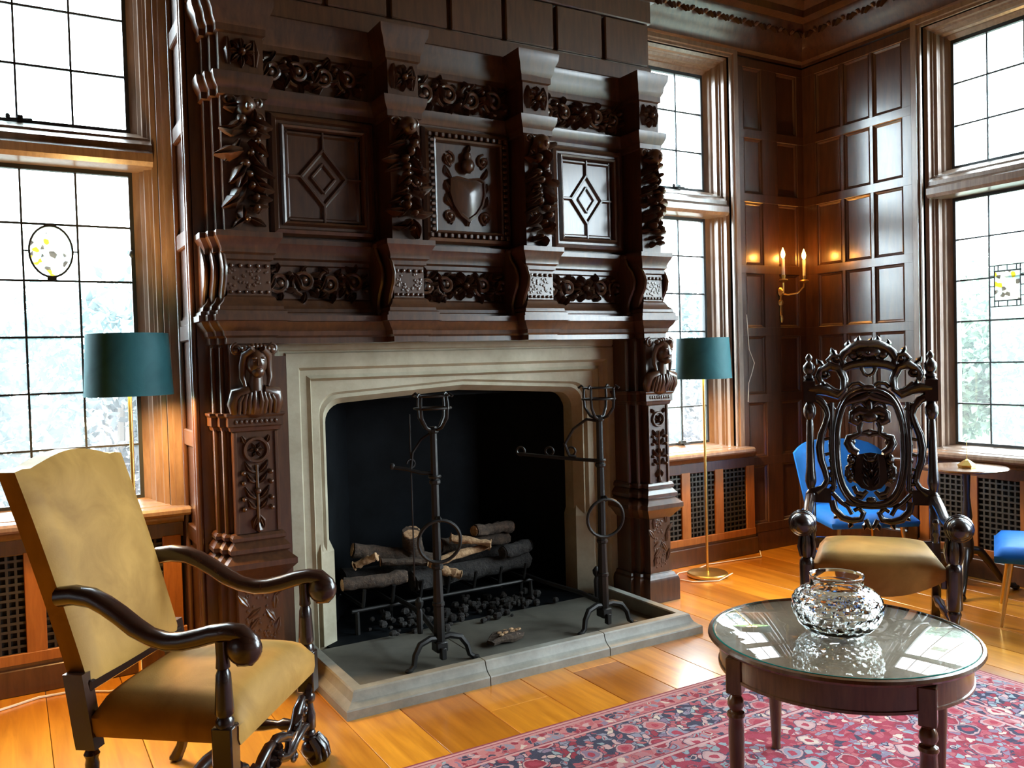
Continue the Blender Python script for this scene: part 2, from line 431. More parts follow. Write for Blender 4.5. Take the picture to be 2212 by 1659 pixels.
        return o
def thing(name, label, cat, loc=(0, 0, 0), rz=0, group=None, world=False):
    o = bpy.data.objects.new(name, None); COL.objects.link(o); o.location = loc; o.rotation_euler = (0, 0, rz)
    o.empty_display_size = 0.1
    o['label'] = label; o['category'] = cat
    if group: o['group'] = group
    if world: o['_w'] = 1; o['_o'] = [float(x) for x in loc]
    return o
def tag(o, label, cat, group=None):
    o['label'] = label; o['category'] = cat
    if group: o['group'] = group
    return o
def struct(o, label): o['kind'] = 'structure'; o['label'] = label; return o
def sub(o, loc=None):  # let a part carry world coordinates for its own sub-parts
    return o
def copy_tree(o, parent=None):
    c = o.copy(); COL.objects.link(c); c.parent = parent
    for ch in o.children: copy_tree(ch, c)
    return c
def wsub(part, root):   # sub-parts given in world coordinates under a part of a world-placed root
    part['_w'] = 1; part['_o'] = list(root['_o']); return part
def frame(o, u, v, n):
    o, u, v, n = (np.array(x, float) for x in (o, u, v, n))
    return lambda p: o+u*p[0]+v*p[1]+n*p[2]

# carving helpers: all work in (u, v, n) of a frame, n = out of the surface
def spiral(mb, c, R, turns, a0, sgn, rad, n=22, k=6, lift=0.0, ball=True):
    P = []; rr = []
    for i in range(n):
        t = i/(n-1); r = R*(1-0.82*t); th = a0+sgn*turns*2*PI*t
        P.append((c[0]+r*math.cos(th), c[1]+r*math.sin(th), lift+rad*0.5)); rr.append(rad*(0.75+0.5*t))
    mb.tube(P, rr, k)
    if ball: mb.ell(P[-1], (rad*1.9,)*3, 8, 5)
def leaf(mb, u, v, ang, L, W, h, n0=0.0, curl=0.0):
    vs = []; K = 5
    for i in range(K):
        t = i/(K-1); a = ang+curl*t
        cu, cv = u+L*t*math.cos(ang+curl*t*0.5), v+L*t*math.sin(ang+curl*t*0.5)
        wd = W*math.sin(PI*min(0.97, 0.12+0.85*t))**0.8*(1 if i % 2 == 0 else 0.78)
        hh = h*math.sin(PI*(0.15+0.75*t))
        px_, py_ = -math.sin(a), math.cos(a)
        vs += [(cu+px_*wd/2, cv+py_*wd/2, n0), (cu+px_*wd*0.22, cv+py_*wd*0.22, n0+hh*0.9), (cu, cv, n0+hh*0.55), (cu-px_*wd*0.22, cv-py_*wd*0.22, n0+hh*0.9), (cu-px_*wd/2, cv-py_*wd/2, n0)]
    fs = [(i*5+k, i*5+k+1, (i+1)*5+k+1, (i+1)*5+k) for i in range(K-1) for k in range(4)]
    mb.add(vs, fs)
def rosette(mb, u, v, R, h, n=8):
    for k in range(n): leaf(mb, u+0.25*R*math.cos(2*PI*k/n), v+0.25*R*math.sin(2*PI*k/n), 2*PI*k/n, R*0.8, R*0.55, h)
    mb.ell((u, v, h*0.5), (R*0.26, R*0.26, h*0.8), 8, 5)
def scroll_frieze(mb, w_, h_, seed, depth=0.03):
    # running acanthus between (0,0) and (w_,h_)
    rn = random.Random(seed); m = max(3, int(round(w_/(h_*0.80)))); st = w_/m
    for i in range(m):
        cu = st*(i+0.5); s_ = 1 if (i % 2 == 0) else -1
        if m % 2 == 1 and i == m//2:
            rosette(mb, cu, h_/2, h_*0.50, depth*1.6, 7)
            for q in (-1, 1):
                leaf(mb, cu, h_*0.5, PI/2+q*0.9, h_*0.55, h_*0.3, depth*1.4, 0.003); leaf(mb, cu, h_*0.5, -PI/2+q*0.9, h_*0.55, h_*0.3, depth*1.4, 0.003)
            continue
        R = min(st, h_)*0.50
        spiral(mb, (cu, h_*0.5), R, 1.35+rn.random()*0.3, s_*PI/2+rn.uniform(-.3, .3), s_, h_*0.068, lift=depth*0.45)
        for q in range(9):
            a = 2*PI*q/9+rn.uniform(-.3, .3)
            leaf(mb, cu+R*0.72*math.cos(a), h_*0.5+R*0.72*math.sin(a), a+rn.uniform(-1, 1), h_*rn.uniform(.28, .46), h_*rn.uniform(.17, .28), depth*rn.uniform(.8, 1.8), 0.0, rn.uniform(-.9, .9))
        leaf(mb, cu-st*0.45, h_*(0.5-0.3*s_), s_*0.7, h_*0.62, h_*0.30, depth*1.5, 0.0, s_*0.9)
        mb.ell((cu+st*0.48, h_*(0.5+0.25*s_), depth*0.4), (h_*0.09, h_*0.09, depth*0.9), 8, 5)
def drop(mb, w_, h_, seed, depth=0.05):
    # hanging swag of leaves and fruit, top centre at (0,h_), bottom at (0,0)
    rn = random.Random(seed); n = int(h_/(w_*0.26))
    for i in range(n+1):
        t = i/n; v = h_*(1-t*.97); ww = w_*(0.62+0.38*math.sin(PI*(0.15+0.8*t)+rn.uniform(-.5, .5)))
        for q in (-1, 1):
            leaf(mb, q*ww*rn.uniform(.02, .2), v, (-PI/2+q*(rn.uniform(.2, 1.5))), ww*rn.uniform(.45, .75), ww*rn.uniform(.26, .42), depth*rn.uniform(.5, 1.2), depth*rn.uniform(0, .3), q*rn.uniform(-.6, 1.0))
        r = ww*rn.uniform(.08, .16)
        mb.ell((rn.uniform(-.25, .25)*ww, v-h_*0.02, depth*rn.uniform(.4, .75)), (r, r*rn.uniform(.8, 1.4), depth*.5), 8, 5)
        if i % 3 == 1: spiral(mb, (rn.choice((-1, 1))*ww*.3, v), ww*.2, 1.1, rn.uniform(0, 6), 1, ww*.045, 12, 5, depth*.4)
def candelabra(mb, h_, w_, seed, depth=0.022):
    # pilaster ornament: ring, stalk and paired leaves
    z = h_
    mb.torus((0, h_*0.83, depth*0.4), w_*0.30, w_*0.055, (0, 0, 1), 20, 6)
    rosette(mb, 0, h_*0.83, w_*0.2, depth, 6)
    mb.tube([(0, h_*0.02, depth*0.4), (0, h_*0.68, depth*0.4)], w_*0.045, 6)
    for q in (-1, 1):
        leaf(mb, q*w_*0.36, h_*0.97, -PI/2-q*0.4, w_*0.24, w_*0.18, depth)
        for hh, L in ((0.60, .42), (0.50, .36), (0.34, .44), (0.24, .34)):
            leaf(mb, q*w_*0.03, h_*hh, (PI/2-q*1.15), w_*L, w_*0.2, depth*1.2, 0, q*0.9)
            mb.ell((q*w_*0.36, h_*(hh+0.005), depth*0.4), (w_*0.075, w_*0.075, depth*0.9), 7, 5)
        leaf(mb, q*w_*0.02, h_*0.17, -PI/2+q*0.6, w_*0.36, w_*0.2, depth*1.1, 0, -q*0.5)
    mb.ell((0, h_*0.42, depth*0.5), (w_*0.1, h_*0.035, depth), 8, 5)
    mb.lathe([(w_*.03, 0), (w_*.11, .012), (w_*.06, .03), (w_*.03, .06)], (0, h_*0.0, depth*0.4), 8, (0, 1, 0))
# ------------------------------------------------------------------ room shell
XL, XR, YF, YB, ZC = -3.2, 5.25, -3.2, 4.47, 4.02
G = 0.18                                   # depth of the glass behind the wall face
LW = (-0.72, 0.665); RW = (3.555, 4.497); TW = (1.62, 3.485); FW = (-0.75, 1.15); ZW = (0.78, 3.56)
mb = MB()
for a, b in ((XL, LW[0]), (LW[1], 1.33), (2.98, RW[0]), (RW[1], XR+0.3)): mb.box((a, YB, 0), (b, YB+0.3, ZC))
for a, b in (LW, RW): mb.box((a, YB, 0), (b, YB+0.3, ZW[0]-0.03)); mb.box((a, YB, ZW[1]), (b, YB+0.3, ZC))
mb.box((1.33, YB, 1.5), (2.98, YB+0.3, ZC))
wall_back = struct(mb.build('wall_back', 'panel_wood', smooth=0), 'dark walnut wall behind the fireplace and between its two windows')
mb = MB()
for a, b in ((TW[1], YB), (FW[1], TW[0]), (YF, FW[0])): mb.box((XR, a, 0), (XR+0.3, b, ZC))
for a, b in (TW, FW): mb.box((XR, a, 0), (XR+0.3, b, ZW[0]-0.03)); mb.box((XR, a, ZW[1]), (XR+0.3, b, ZC))
wall_right = struct(mb.build('wall_right', 'panel_wood', smooth=0), 'dark walnut panelled wall with the tall gridded window at its end')
struct(MB().box((XL-0.2, YF, 0), (XL, YB+0.3, ZC)).build('wall_left', 'panel_wood', smooth=0), 'dark walnut wall outside the frame to one side')
mb = MB().box((XL-0.2, YF-0.2, 0), (XR+0.3, YF, ZC))
struct(mb.build('wall_front', 'panel_wood', smooth=0), 'dark walnut wall behind the viewer')
ceiling = struct(MB().box((XL-0.2, YF-0.2, ZC), (XR+0.3, YB+0.3, ZC+0.15)).build('ceiling', 'plaster', smooth=0), 'dark moulded plaster ceiling with gilt ornament')

# floor of single boards
floor = struct(MB().box((XL-0.2, YF-0.2, -0.25), (XR+0.3, YB+0.9, -0.03)).build('floor', 'black_wood', smooth=0), 'honey coloured wide board floor')
seams = [-3.2+0.29*i for i in range(11)]+[0.09, 0.40, 0.66, 0.89, 1.125, 1.36, 1.66, 1.95, 2.19, 2.45, 2.72, 3.0, 3.24, 3.52, 3.8, 4.06, 4.34, 4.6, 4.9, 5.13, 5.3]
rn = random.Random(3)
for a, b in zip(seams[:-1], seams[1:]):
    ys = [YF-0.1]; y = YF+rn.uniform(.5, 2.5)
    while y < YB-0.6: ys.append(y); y += rn.uniform(2.2, 4.2)
    ys.append(YB+0.02)
    for c, d in zip(ys[:-1], ys[1:]):
        MB().box((a+0.0012, c+0.0012, -0.03), (b-0.0012, d-0.0012, 0.0), 0.0016).build('plank', 'floor_wood', floor, smooth=0)

# cornice, ceiling ribs
prof = [(0, 3.585), (.022, 3.585), (.022, 3.605), (.05, 3.62), (.055, 3.66), (.09, 3.70), (.10, 3.735), (.15, 3.80), (.16, 3.84), (.215, 3.86), (.215, 3.91), (.27, 3.95), (.27, 4.02)]
cor = struct(MB().sweep([(XL, YB), (.745, YB), (.745, 4.05), (3.43, 4.05), (3.43, YB), (XR, YB), (XR, YF), (XL, YF)], prof, True).build('trim_1', 'carved_wood'), 'deep dark cornice under the ceiling')
mb = MB(); 
for i in range(15):
    y = 4.40-i*0.12
    f_ = frame((XR-0.13, y, 3.77), (0, 1, 0), (.55, 0, .83), (-.83, 0, .55)); m2 = MB(f_); leaf(m2, 0, -0.05, PI/2, .10, .09, .025); m2.ell((0.06, 0, .012), (.014, .014, .02), 6, 4); mb.add(m2.v, m2.f)
for i in range(15):
    x = 5.18-i*0.12
    f_ = frame((x, YB-0.13, 3.77), (1, 0, 0), (0, .55, .83), (0, -.83, .55)); m2 = MB(f_); leaf(m2, 0, -0.05, PI/2, .10, .09, .025); m2.ell((0.06, 0, .012), (.014, .014, .02), 6, 4); mb.add(m2.v, m2.f)
mb.build('leaf_carving', 'carved_wood', cor)
for i, (a, b) in enumerate((((4.5, YF+.3), (4.5, 3.9)), ((3.4, YF+.3), (3.4, 3.7)), ((2.3, YF+.3), (2.3, 3.7)), ((XL+.3, 3.6), (4.95, 3.6)), ((XL+.3, 2.4), (4.95, 2.4)))):
    MB().tube([(*a, ZC), (*b, ZC)], 0.045, 10).build('rib', 'plaster', ceiling)
for x, y in ((4.85, 4.05), (4.5, 4.1), (4.15, 4.08), (4.9, 3.6), (4.85, 3.2), (3.8, 4.0), (4.5, 3.6), (3.4, 3.6)):
    f_ = frame((x, y, ZC), (1, 0, 0), (0, 1, 0), (0, 0, -1)); mb = MB(f_); rosette(mb, 0, 0, .13, .05, 9)
    mb.build('rosette', 'old_brass', ceiling)

# panelling
PAN = {}
def panel(parent, F, a0, a1, z0, z1, tag_='panel'):
    w_, h_ = a1-a0, z1-z0; k = (round(w_, 3), round(h_, 3), F.__name__)
    if k not in PAN:
        mb = MB()
        L = []
        for i, d in ((0, .002), (.004, .016), (.012, .012), (.018, .006), (.05, .0065)):
            i = min(i, w_*0.3, h_*0.3); L.append([F(-w_/2+i, d, -h_/2+i), F(w_/2-i, d, -h_/2+i), F(w_/2-i, d, h_/2-i), F(-w_/2+i, d, h_/2-i)])
        mb.loops(L, cap1=True)
        o = mb.build(tag_, 'panel_wood', parent, smooth=20); PAN[k] = o.data
    else:
        o = bpy.data.objects.new(tag_, PAN[k]); COL.objects.link(o); o.parent = parent
    o.location = F.base((a0+a1)/2, (z0+z1)/2); return o
def FB(u, d, z): return (u, -d, z)
FB.base = lambda u, z: (u, YB, z)
def FR(u, d, z): return (-d, u, z)
FR.base = lambda u, z: (XR, u, z)
RAILS = [0.17, 0.66, 1.12, 1.605, 2.06, 2.575, 3.035, 3.54]
def panelling(parent, F, cols, wmap, rails, e0, e1):
    for z in rails:
        mb = MB().box(wmap(e0, 0, z-.035), wmap(e1, .024, z+.035), .006); mb.build('rail', 'panel_wood', parent, smooth=0)
    edges = [e0]+[c for col in cols for c in col]+[e1]
    for a, b in zip(edges[0::2], edges[1::2]):
        if abs(b-a) < .005: continue
        MB().box(wmap(a, 0, rails[0]), wmap(b, .023, rails[-1]), .006).build('stile', 'panel_wood', parent, smooth=0)
    for a, b in cols:
        for z0, z1 in zip(rails[:-1], rails[1:]): panel(parent, F, min(a, b), max(a, b), z0+.033, z1-.033)
wb = lambda u, d, z: (u, YB-d, z)
wr = lambda u, d, z: (XR-d, u, z)
panelling(wall_back, FB, [(4.615, 4.79), (4.955, 5.16)], wb, RAILS, 4.555, 5.25)
panelling(wall_right, FR, [(3.62, 3.838), (3.872, 4.08), (4.115, 4.325)], wr, RAILS, 3.545, 4.45)
struct(MB().sweep([(4.56, YB), (XR, YB), (XR, 3.545)], [(0, 0), (.03, 0), (.03, .11), (.022, .13), (.022, .15), (.012, .165), (0, .165)]).build('baseboard_right', 'panel_wood'), 'dark skirting board running round the panelled corner')

# windows -------------------------------------------------------------
def wmapB(u, d, z): return (u, YB+d, z)
def wmapR(u, d, z): return (XR+d, u, z)
def window(name, M, u0, u1, cols, label, zl=(0.81, 2.43, 6), zu=(2.63, 3.46, 3)):
    root = bpy.data.objects.new(name, None); COL.objects.link(root); struct(root, label)
    z0, z1 = ZW; steps = [(-.06, 0), (-.06, -.03), (-.022, -.03), (-.018, -.016), (0, -.016), (0, .02), (.022, .03), (.022, .06), (.034, .066), (.034, .075), (.052, .085), (.052, .12), (.066, .13), (.066, .15), (.10, G-.01), (.10, G+.06)]
    L = []
    for i, d in steps:
        it = min(i, .10); 
        L.append([M(u0+i, d, z0+max(i, -.02)*.3), M(u1-i, d, z0+max(i, -.02)*.3), M(u1-i, d, z1-it*.95), M(u0+i, d, z1-it*.95)])
    MB().loops(L).build('window_frame', 'case_wood', root, smooth=25)
    g0, g1 = u0+.10, u1-.10
    # transom
    mb = MB(); pr = [(.015, 2.44), (.0, 2.46), (.0, 2.50), (.02, 2.52), (.02, 2.545), (.06, 2.575), (.06, 2.585), (.15, 2.625), (.2, 2.625), (.2, 2.435), (.05, 2.435)]
    mb.loops([[M(u0+.02, d, z) for d, z in pr], [M(u1-.02, d, z) for d, z in pr]], cap0=True, cap1=True); mb.build('transom', 'case_wood', root, smooth=25)
    MB().box(M(u0-.085, -.115, .742), M(u1+.085, .0, .782), .012).build('sill', 'case_wood', root, smooth=0)
    MB().box(M(u0+.0, -.02, .752), M(u1-.0, .22, .786), .004).build('sill', 'case_wood', root, smooth=0)
    for za, zb, n in (zl, zu):
        mb = MB(); t = .026; d0, d1 = G-.012, G+.02
        L = [[M(g0-e, d, za-e), M(g1+e, d, za-e), M(g1+e, d, zb+e), M(g0-e, d, zb+e)] for e, d in ((.012, d1), (.012, d0), (-t*.6, d0), (-t*.6, d1))]
        mb.loops(L+[L[0]]); mb.build('casement_frame', 'lead', root, smooth=25)
        us = [g0]+[c for c in cols if g0+.05 < c < g1-.05]+[g1]; zs = [za+(zb-za)*i/n for i in range(n+1)]
        for c in us[1:-1]: MB().box(M(c-.0048, G-.006, za), M(c+.0048, G+.008, zb)).build('muntin', 'lead', root, smooth=0)
        for z in zs[1:-1]: MB().box(M(g0, G-.005, z-.0048), M(g1, G+.007, z+.0048)).build('muntin', 'lead', root, smooth=0)
        for a, b in zip(us[:-1], us[1:]):
            c_ = ((a+b)/2)
            for p, q in zip(zs[:-1], zs[1:]):
                k = ('pane', name[:6], round(b-a, 3), round(q-p, 3), M.__name__)
                if k not in PAN:
                    hw, hh = (b-a)/2-.004, (q-p)/2-.004
                    o = MB().box([x-y for x, y in zip(M(-hw, -.0015, -hh), M(0, 0, 0))], [x-y for x, y in zip(M(hw, .0015, hh), M(0, 0, 0))]).build('pane', 'pane', root, smooth=0); PAN[k] = o.data
                else: o = bpy.data.objects.new('pane', PAN[k]); COL.objects.link(o); o.parent = root
                o.location = M(c_, G+.001, (p+q)/2)
                tx, ty = rn.uniform(-.006, .006), rn.uniform(-.006, .006)
                o.rotation_euler = (0, ty, tx) if M is wmapR else (ty, 0, tx)
        # latch stay
        mb = MB(); uc = (g0+g1)/2+.12; zz = za+.01
        mb.tube([M(uc-.05, G-.03, zz), M(uc+.05, G-.03, zz+.004)], .005, 6); mb.ell(M(uc-.05, G-.03, zz+.01), (.011, .011, .014), 8, 5); mb.box(M(uc-.012, G-.032, zz-.012), M(uc+.012, G-.004, zz+.02)); mb.build('latch', 'lead', root)
    return root
w1 = window('window_1', wmapB, *LW, [.315, .08, -.155, -.39], 'tall leaded window with the oval stained glass medallion, beside the armchair')
w2 = window('window_2', wmapB, *RW, [4.15, 3.903], 'narrow bright leaded window between the chimneypiece and the panelled corner')
w3 = window('window_3', wmapR, *TW, [3.385-.232*i for i in range(1, 8)], 'tall leaded window in the side wall with a rectangular stained glass panel')
w4 = window('window_4', wmapR, *FW, [-.65+.233*i for i in range(1, 8)], 'leaded window in the side wall beyond the frame')
# hinge knob and medallions
MB().ell((.552, YB+G-.02, 2.03), (.014, .014, .02)).build('hinge', 'lead', w1)
mb = MB(); c = np.array((.198, YB+G-.012, 2.03)); n = 28
ring = [[(c[0]+(.088+e)*math.cos(2*PI*k/n), c[1]+d, c[2]+(.118+e)*math.sin(2*PI*k/n)) for k in range(n)] for e, d in ((0, -.006), (.009, -.006), (.009, .008), (0, .008))]
mb.loops(ring+[ring[0]]); mb.box((c[0]-.02, c[1]-.004, c[2]-.137), (c[0]+.02, c[1]+.004, c[2]-.118)); mb.box((c[0]-.02, c[1]-.004, c[2]+.118), (c[0]+.02, c[1]+.004, c[2]+.130))
mb.box((.08, c[1]-.003, c[2]-.003), (.112, c[1]+.003, c[2]+.003)); mb.box((.285, c[1]-.003, c[2]-.003), (.315, c[1]+.003, c[2]+.003))
mb.build('medallion_lead', 'lead', w1)
mb = MB(); mb.prism([(c[0]+.088*math.cos(2*PI*k/n), c[2]+.118*math.sin(2*PI*k/n)) for k in range(n)], c[1]-.001, c[1]+.001, lambda a, b, h: (a, h, b))
mb.build('stained_medallion', 'stained_glass', w1, smooth=0)
yA, yB_, zA, zB_ = 2.92, 3.148, 1.70, 1.965; X0 = XR+G-.012
for q in ((yA, zA, yB_, zA+.006), (yA, zB_-.006, yB_, zB_), (yA+.03, zA+.035, yB_-.03, zA+.043), (yA+.03, zB_-.043, yB_-.03, zB_-.035)):
    MB().box((X0-.004, q[0], q[1]), (X0+.004, q[2], q[3])).build('muntin', 'lead', w3, smooth=0)
for y in (yA+.03, yB_-.036): MB().box((X0-.004, y, zA), (X0+.004, y+.006, zB_)).build('muntin', 'lead', w3, smooth=0)
for i in range(1, 4):
    for z in ((zA, zA+.04), (zB_-.04, zB_)): MB().box((X0-.003, yA+.057*i-.003, z[0]), (X0+.003, yA+.057*i+.003, z[1])).build('muntin', 'lead', w3, smooth=0)
    for y in ((yA, yA+.033), (yB_-.033, yB_)): MB().box((X0-.003, y[0], zA+.066*i-.003), (X0+.003, y[1], zA+.066*i+.003)).build('muntin', 'lead', w3, smooth=0)
MB().box((X0-.001, yA+.034, zA+.042), (X0+.001, yB_-.034, zB_-.042)).build('stained_panel', 'stained_glass', w3, smooth=0)
for nm, M, (a, b), aim in (('window_portal', wmapB, LW, (0, -1, 0)), ('window_portal', wmapB, RW, (0, -1, 0)), ('window_portal', wmapR, TW, (-1, 0, 0)), ('window_portal', wmapR, FW, (-1, 0, 0))):
    portal(nm, M((a+b)/2, .34, 2.13), abs(b-a)-.1, 2.8, aim)

# radiator covers ------------------------------------------------------
def cover(M, Mw, e0, e1, stiles, label):
    # e0,e1: ends along the wall; stiles: list of (a,b)
    mid = M((e0+e1)/2, 0, 0)
    t = thing('radiator_cover', label, 'radiator cover', mid, 0, 'oak radiator covers under the windows', world=True)
    A, B = min(e0, e1), max(e0, e1)
    mb = MB(); mb.box(M(A, .02, 0), M(B, .035, .155)); mb.box(M(A, .0, .63), M(B, .03, .742)); mb.box(M(A, .04, 0), M(B, .055, .12), .004); mb.build('frame', 'panel_wood', t, smooth=0, bevel=.004)
    mb = MB(); mb.sweep([M(A, .03, 0)[:2], M(B, .03, 0)[:2]] if Mw > 0 else [M(B, .03, 0)[:2], M(A, .03, 0)[:2]], [(0, .70), (.012, .705), (.02, .725), (.04, .742), (0, .742)]); mb.build('moulding', 'panel_wood', t)
    MB().box(M(A, .004, .02), M(B, .008, .70)).build('cavity_shade', 'void', t, smooth=0)  # black sheet stands in for the shade inside the cover
    ss = sorted(stiles); 
    for a, b in ss: MB().box(M(a, .01, .15), M(b, .034, .64), .003).build('stile', 'cover_wood', t, smooth=0)
    MB().box(M(A, .012, .135), M(B, .036, .185), .003).build('bottom_rail', 'cover_wood', t, smooth=0)
    for (a0, a1), (b0, b1) in zip(ss[:-1], ss[1:]):
        mb = MB(); p, q = a1-.005, b0+.005; n = max(2, int((q-p)/.034)); m = 13
        for i in range(n+1):
            u = p+(q-p)*i/n; mb.box(M(u-.0055, .016, .18), M(u+.0055, .022, .64))
        for i in range(m+1):
            z = .18+(.46)*i/m; mb.box(M(p, .017, z-.0055), M(q, .0235, z+.0055))
        mb.build('grille', 'grille_metal', t, smooth=0)
    return t
mB = lambda u, d, z: (u, YB-.005-d, z)
mR = lambda u, d, z: (XR-.005-d, u, z)
cover(mB, 1, -.80, .715, [(-.78, -.73), (-.56, -.48), (-.26, -.18), (.025, .108), (.33, .40), (.615, .70)], 'oak radiator cover with dark grilles under the medallion window, behind the armchair')
cover(mB, 1, 3.46, 4.64, [(3.47, 3.53), (3.68, 3.76), (3.94, 4.02), (4.25, 4.33), (4.555, 4.635)], 'oak radiator cover with dark grilles behind the brass floor lamp by the chimneypiece')
cover(mR, -1, 1.5, 3.53, [(3.45, 3.52), (3.12, 3.20), (2.78, 2.86), (2.44, 2.52), (2.1, 2.18), (1.52, 1.6)], 'oak radiator cover with dark grilles under the side wall window')

# outside ---------------------------------------------------------------
struct(MB().box((-40, YB+.75, -.5), (45, 60, -.3)).add([(5.6, -40, -.3), (45, -40, -.3), (45, 6, -.3), (5.6, 6, -.3)], [(0, 1, 2, 3)]).build('ground', 'lawn', smooth=0), 'lawn outside the windows')
def leaves(name, mtl, blobs, n, size, seed, parent=None):
    rs = np.random.RandomState(seed); V = []; F = []
    for c, r, wt in blobs:
        k = int(n*wt); d = rs.normal(size=(k, 3)); d /= np.linalg.norm(d, axis=1)[:, None]
        p = np.array(c)+d*np.array(r)*(rs.uniform(.55, 1.0, (k, 1))**.5)*(1+.12*np.sin(9*d[:, :1]+4*d[:, 2:]))
        a = rs.normal(size=(k, 3)); a /= np.linalg.norm(a, axis=1)[:, None]; b = np.cross(a, rs.normal(size=(k, 3))); b /= np.linalg.norm(b, axis=1)[:, None]
        s_ = size*rs.uniform(.6, 1.4, (k, 1))
        q = len(V)*0+sum(len(x) for x in V)
        vv = np.stack([p-a*s_, p+b*s_*.45, p+a*s_, p-b*s_*.45], 1).reshape(-1, 3); V.append(vv)
        F += [(q+4*i, q+4*i+1, q+4*i+2, q+4*i+3) for i in range(k)]
    me = bpy.data.meshes.new(name); me.from_pydata([tuple(x) for x in np.concatenate(V)], [], F); me.materials.append(MATS[mtl])
    o = bpy.data.objects.new(name, me); COL.objects.link(o)
    if parent: o.parent = parent
    return o
rs = random.Random(5)
hb = []
for i in range(26):
    x = -7+i*.62; hb.append(((x, 9.2+rs.uniform(-.3, .3), .9), (.75, .55, 1.55+rs.uniform(-.25, .35)), 1/26))
hd = leaves('hedge', 'leaf', hb, 36000, .075, 2); hd['kind'] = 'stuff'; hd['label'] = 'tall clipped hedge outside the fireplace wall windows'; hd['category'] = 'hedge'
for i in range(14):
    x = -6.8+i*1.1
    MB().tube([(x, 9.2, -.32), (x+.05, 9.2, 1.2)], [.06, .03], 6).build('trunk', 'bark_outside', hd)
for i, (x, y, h_, lb) in enumerate(((11.5, 6.6, 3.0, 'broad leafy tree outside the side window, nearest the corner'), (11.9, 3.2, 2.6, 'low leafy tree outside the side window, behind the stained panel'), (15.5, 8.9, 3.4, 'tall leafy tree outside the side window, beyond the others'))):
    t = thing('tree', lb, 'tree', (x, y, -.3), 0, 'trees outside the side window')
    MB().tube([(0, 0, 0), (.05, 0, h_*.45), (0, .05, h_*.8)], [.12, .09, .05], 8).build('trunk', 'bark_outside', t)
    o = leaves('crown', 'leaf_tree', [((0, 0, h_*.62), (1.3, 1.3, h_*.36), .5), ((.5, .8, h_*.45), (.9, .9, h_*.3), .25), ((-.3, -.9, h_*.42), (.9, .9, h_*.3), .25)], 15000, .07, 10+i, t); o['kind'] = 'stuff'
# ------------------------------------------------------------------ chimneypiece (carved wood)
CP = thing('chimneypiece', 'carved dark wood chimneypiece with shield panel, diamond panels and busts, framing the stone fireplace', 'mantelpiece', (2.12, 4.1, 0), world=True)
YP, YBAY = 3.89, 4.065
PIERS = [(.8465, 1.04), (1.64, 1.80), (2.41, 2.57), (3.20, 3.338)]
def plan(ybay, fl=True):
    p = [(.797, YB), (.797, 4.0), (.822, 4.0), (.822, 3.945), (.8465, 3.945), (.8465, YP), (1.04, YP), (1.04, ybay)]
    for a, b in PIERS[1:3]: p += [(a, ybay), (a, YP), (b, YP), (b, ybay)]
    return p+[(3.20, ybay), (3.20, YP), (3.338, YP), (3.338, 3.945), (3.363, 3.945), (3.363, 4.0), (3.388, 4.0), (3.388, YB)]
P1, P2 = plan(YBAY), plan(3.975)
def build_w(mb, name, m, parent=CP, **k): return wsub(mb.build(name, m, parent, **k), parent)
build_w(MB().prism(P1, 1.575, 3.10), 'breast', 'carved_wood', smooth=0)
build_w(MB().sweep(P2, [(0, 1.552), (.012, 1.556), (.012, 1.582), (.022, 1.592), (.026, 1.612), (.042, 1.632), (.055, 1.655), (.066, 1.658), (.066, 1.684), (0, 1.686)]).prism(P2, 1.56, 1.684), 'mantel_shelf', 'carved_wood', smooth=25)
build_w(MB().sweep(P1, [(.056, 1.684), (.056, 1.70), (.045, 1.706), (.042, 1.722), (.022, 1.742), (.014, 1.762), (0, 1.772)]), 'frieze_base', 'carved_wood', smooth=25)
build_w(MB().sweep(P1, [(0, 1.925), (.012, 1.932), (.012, 1.952), (.024, 1.962), (.024, 1.980), (.034, 2.004), (.044, 2.022), (.048, 2.028), (.048, 2.052), (0, 2.060)]), 'lower_cornice', 'carved_wood', smooth=25)
build_w(MB().sweep(P1, [(0, 2.648), (.012, 2.654), (.012, 2.682), (.022, 2.698), (.032, 2.722), (.035, 2.75), (0, 2.762)]), 'upper_moulding', 'carved_wood', smooth=25)
build_w(MB().sweep(P1, [(0, 2.925), (.012, 2.932), (.012, 2.962), (.024, 2.985), (.028, 3.015), (.044, 3.05), (.048, 3.085), (0, 3.10)]), 'upper_cornice', 'carved_wood', smooth=25)
# upper panelling
build_w(MB().box((.745, 4.075, 3.09), (3.43, YB, 3.6)).box((.745, 4.07, 1.5), (.80, YB, 3.1)).box((3.385, 4.1, 1.5), (3.43, YB, 3.1)), 'upper_wall', 'panel_wood', smooth=0)
build_w(MB().box((.745, 4.04, 3.09), (3.43, 4.08, 3.195), .01).box((.745, 4.04, 3.455), (3.43, 4.08, 3.6), .006), 'rail', 'panel_wood', smooth=0)
xs = [.785, 1.06, 1.39, 1.725, 2.065, 2.40, 2.735, 3.075, 3.415]
for a, b in zip(xs[:-1], xs[1:]):
    build_w(MB().box((a+.012, 4.046, 3.20), (b-.012, 4.08, 3.45), .006), 'panel', 'panel_wood', smooth=0)
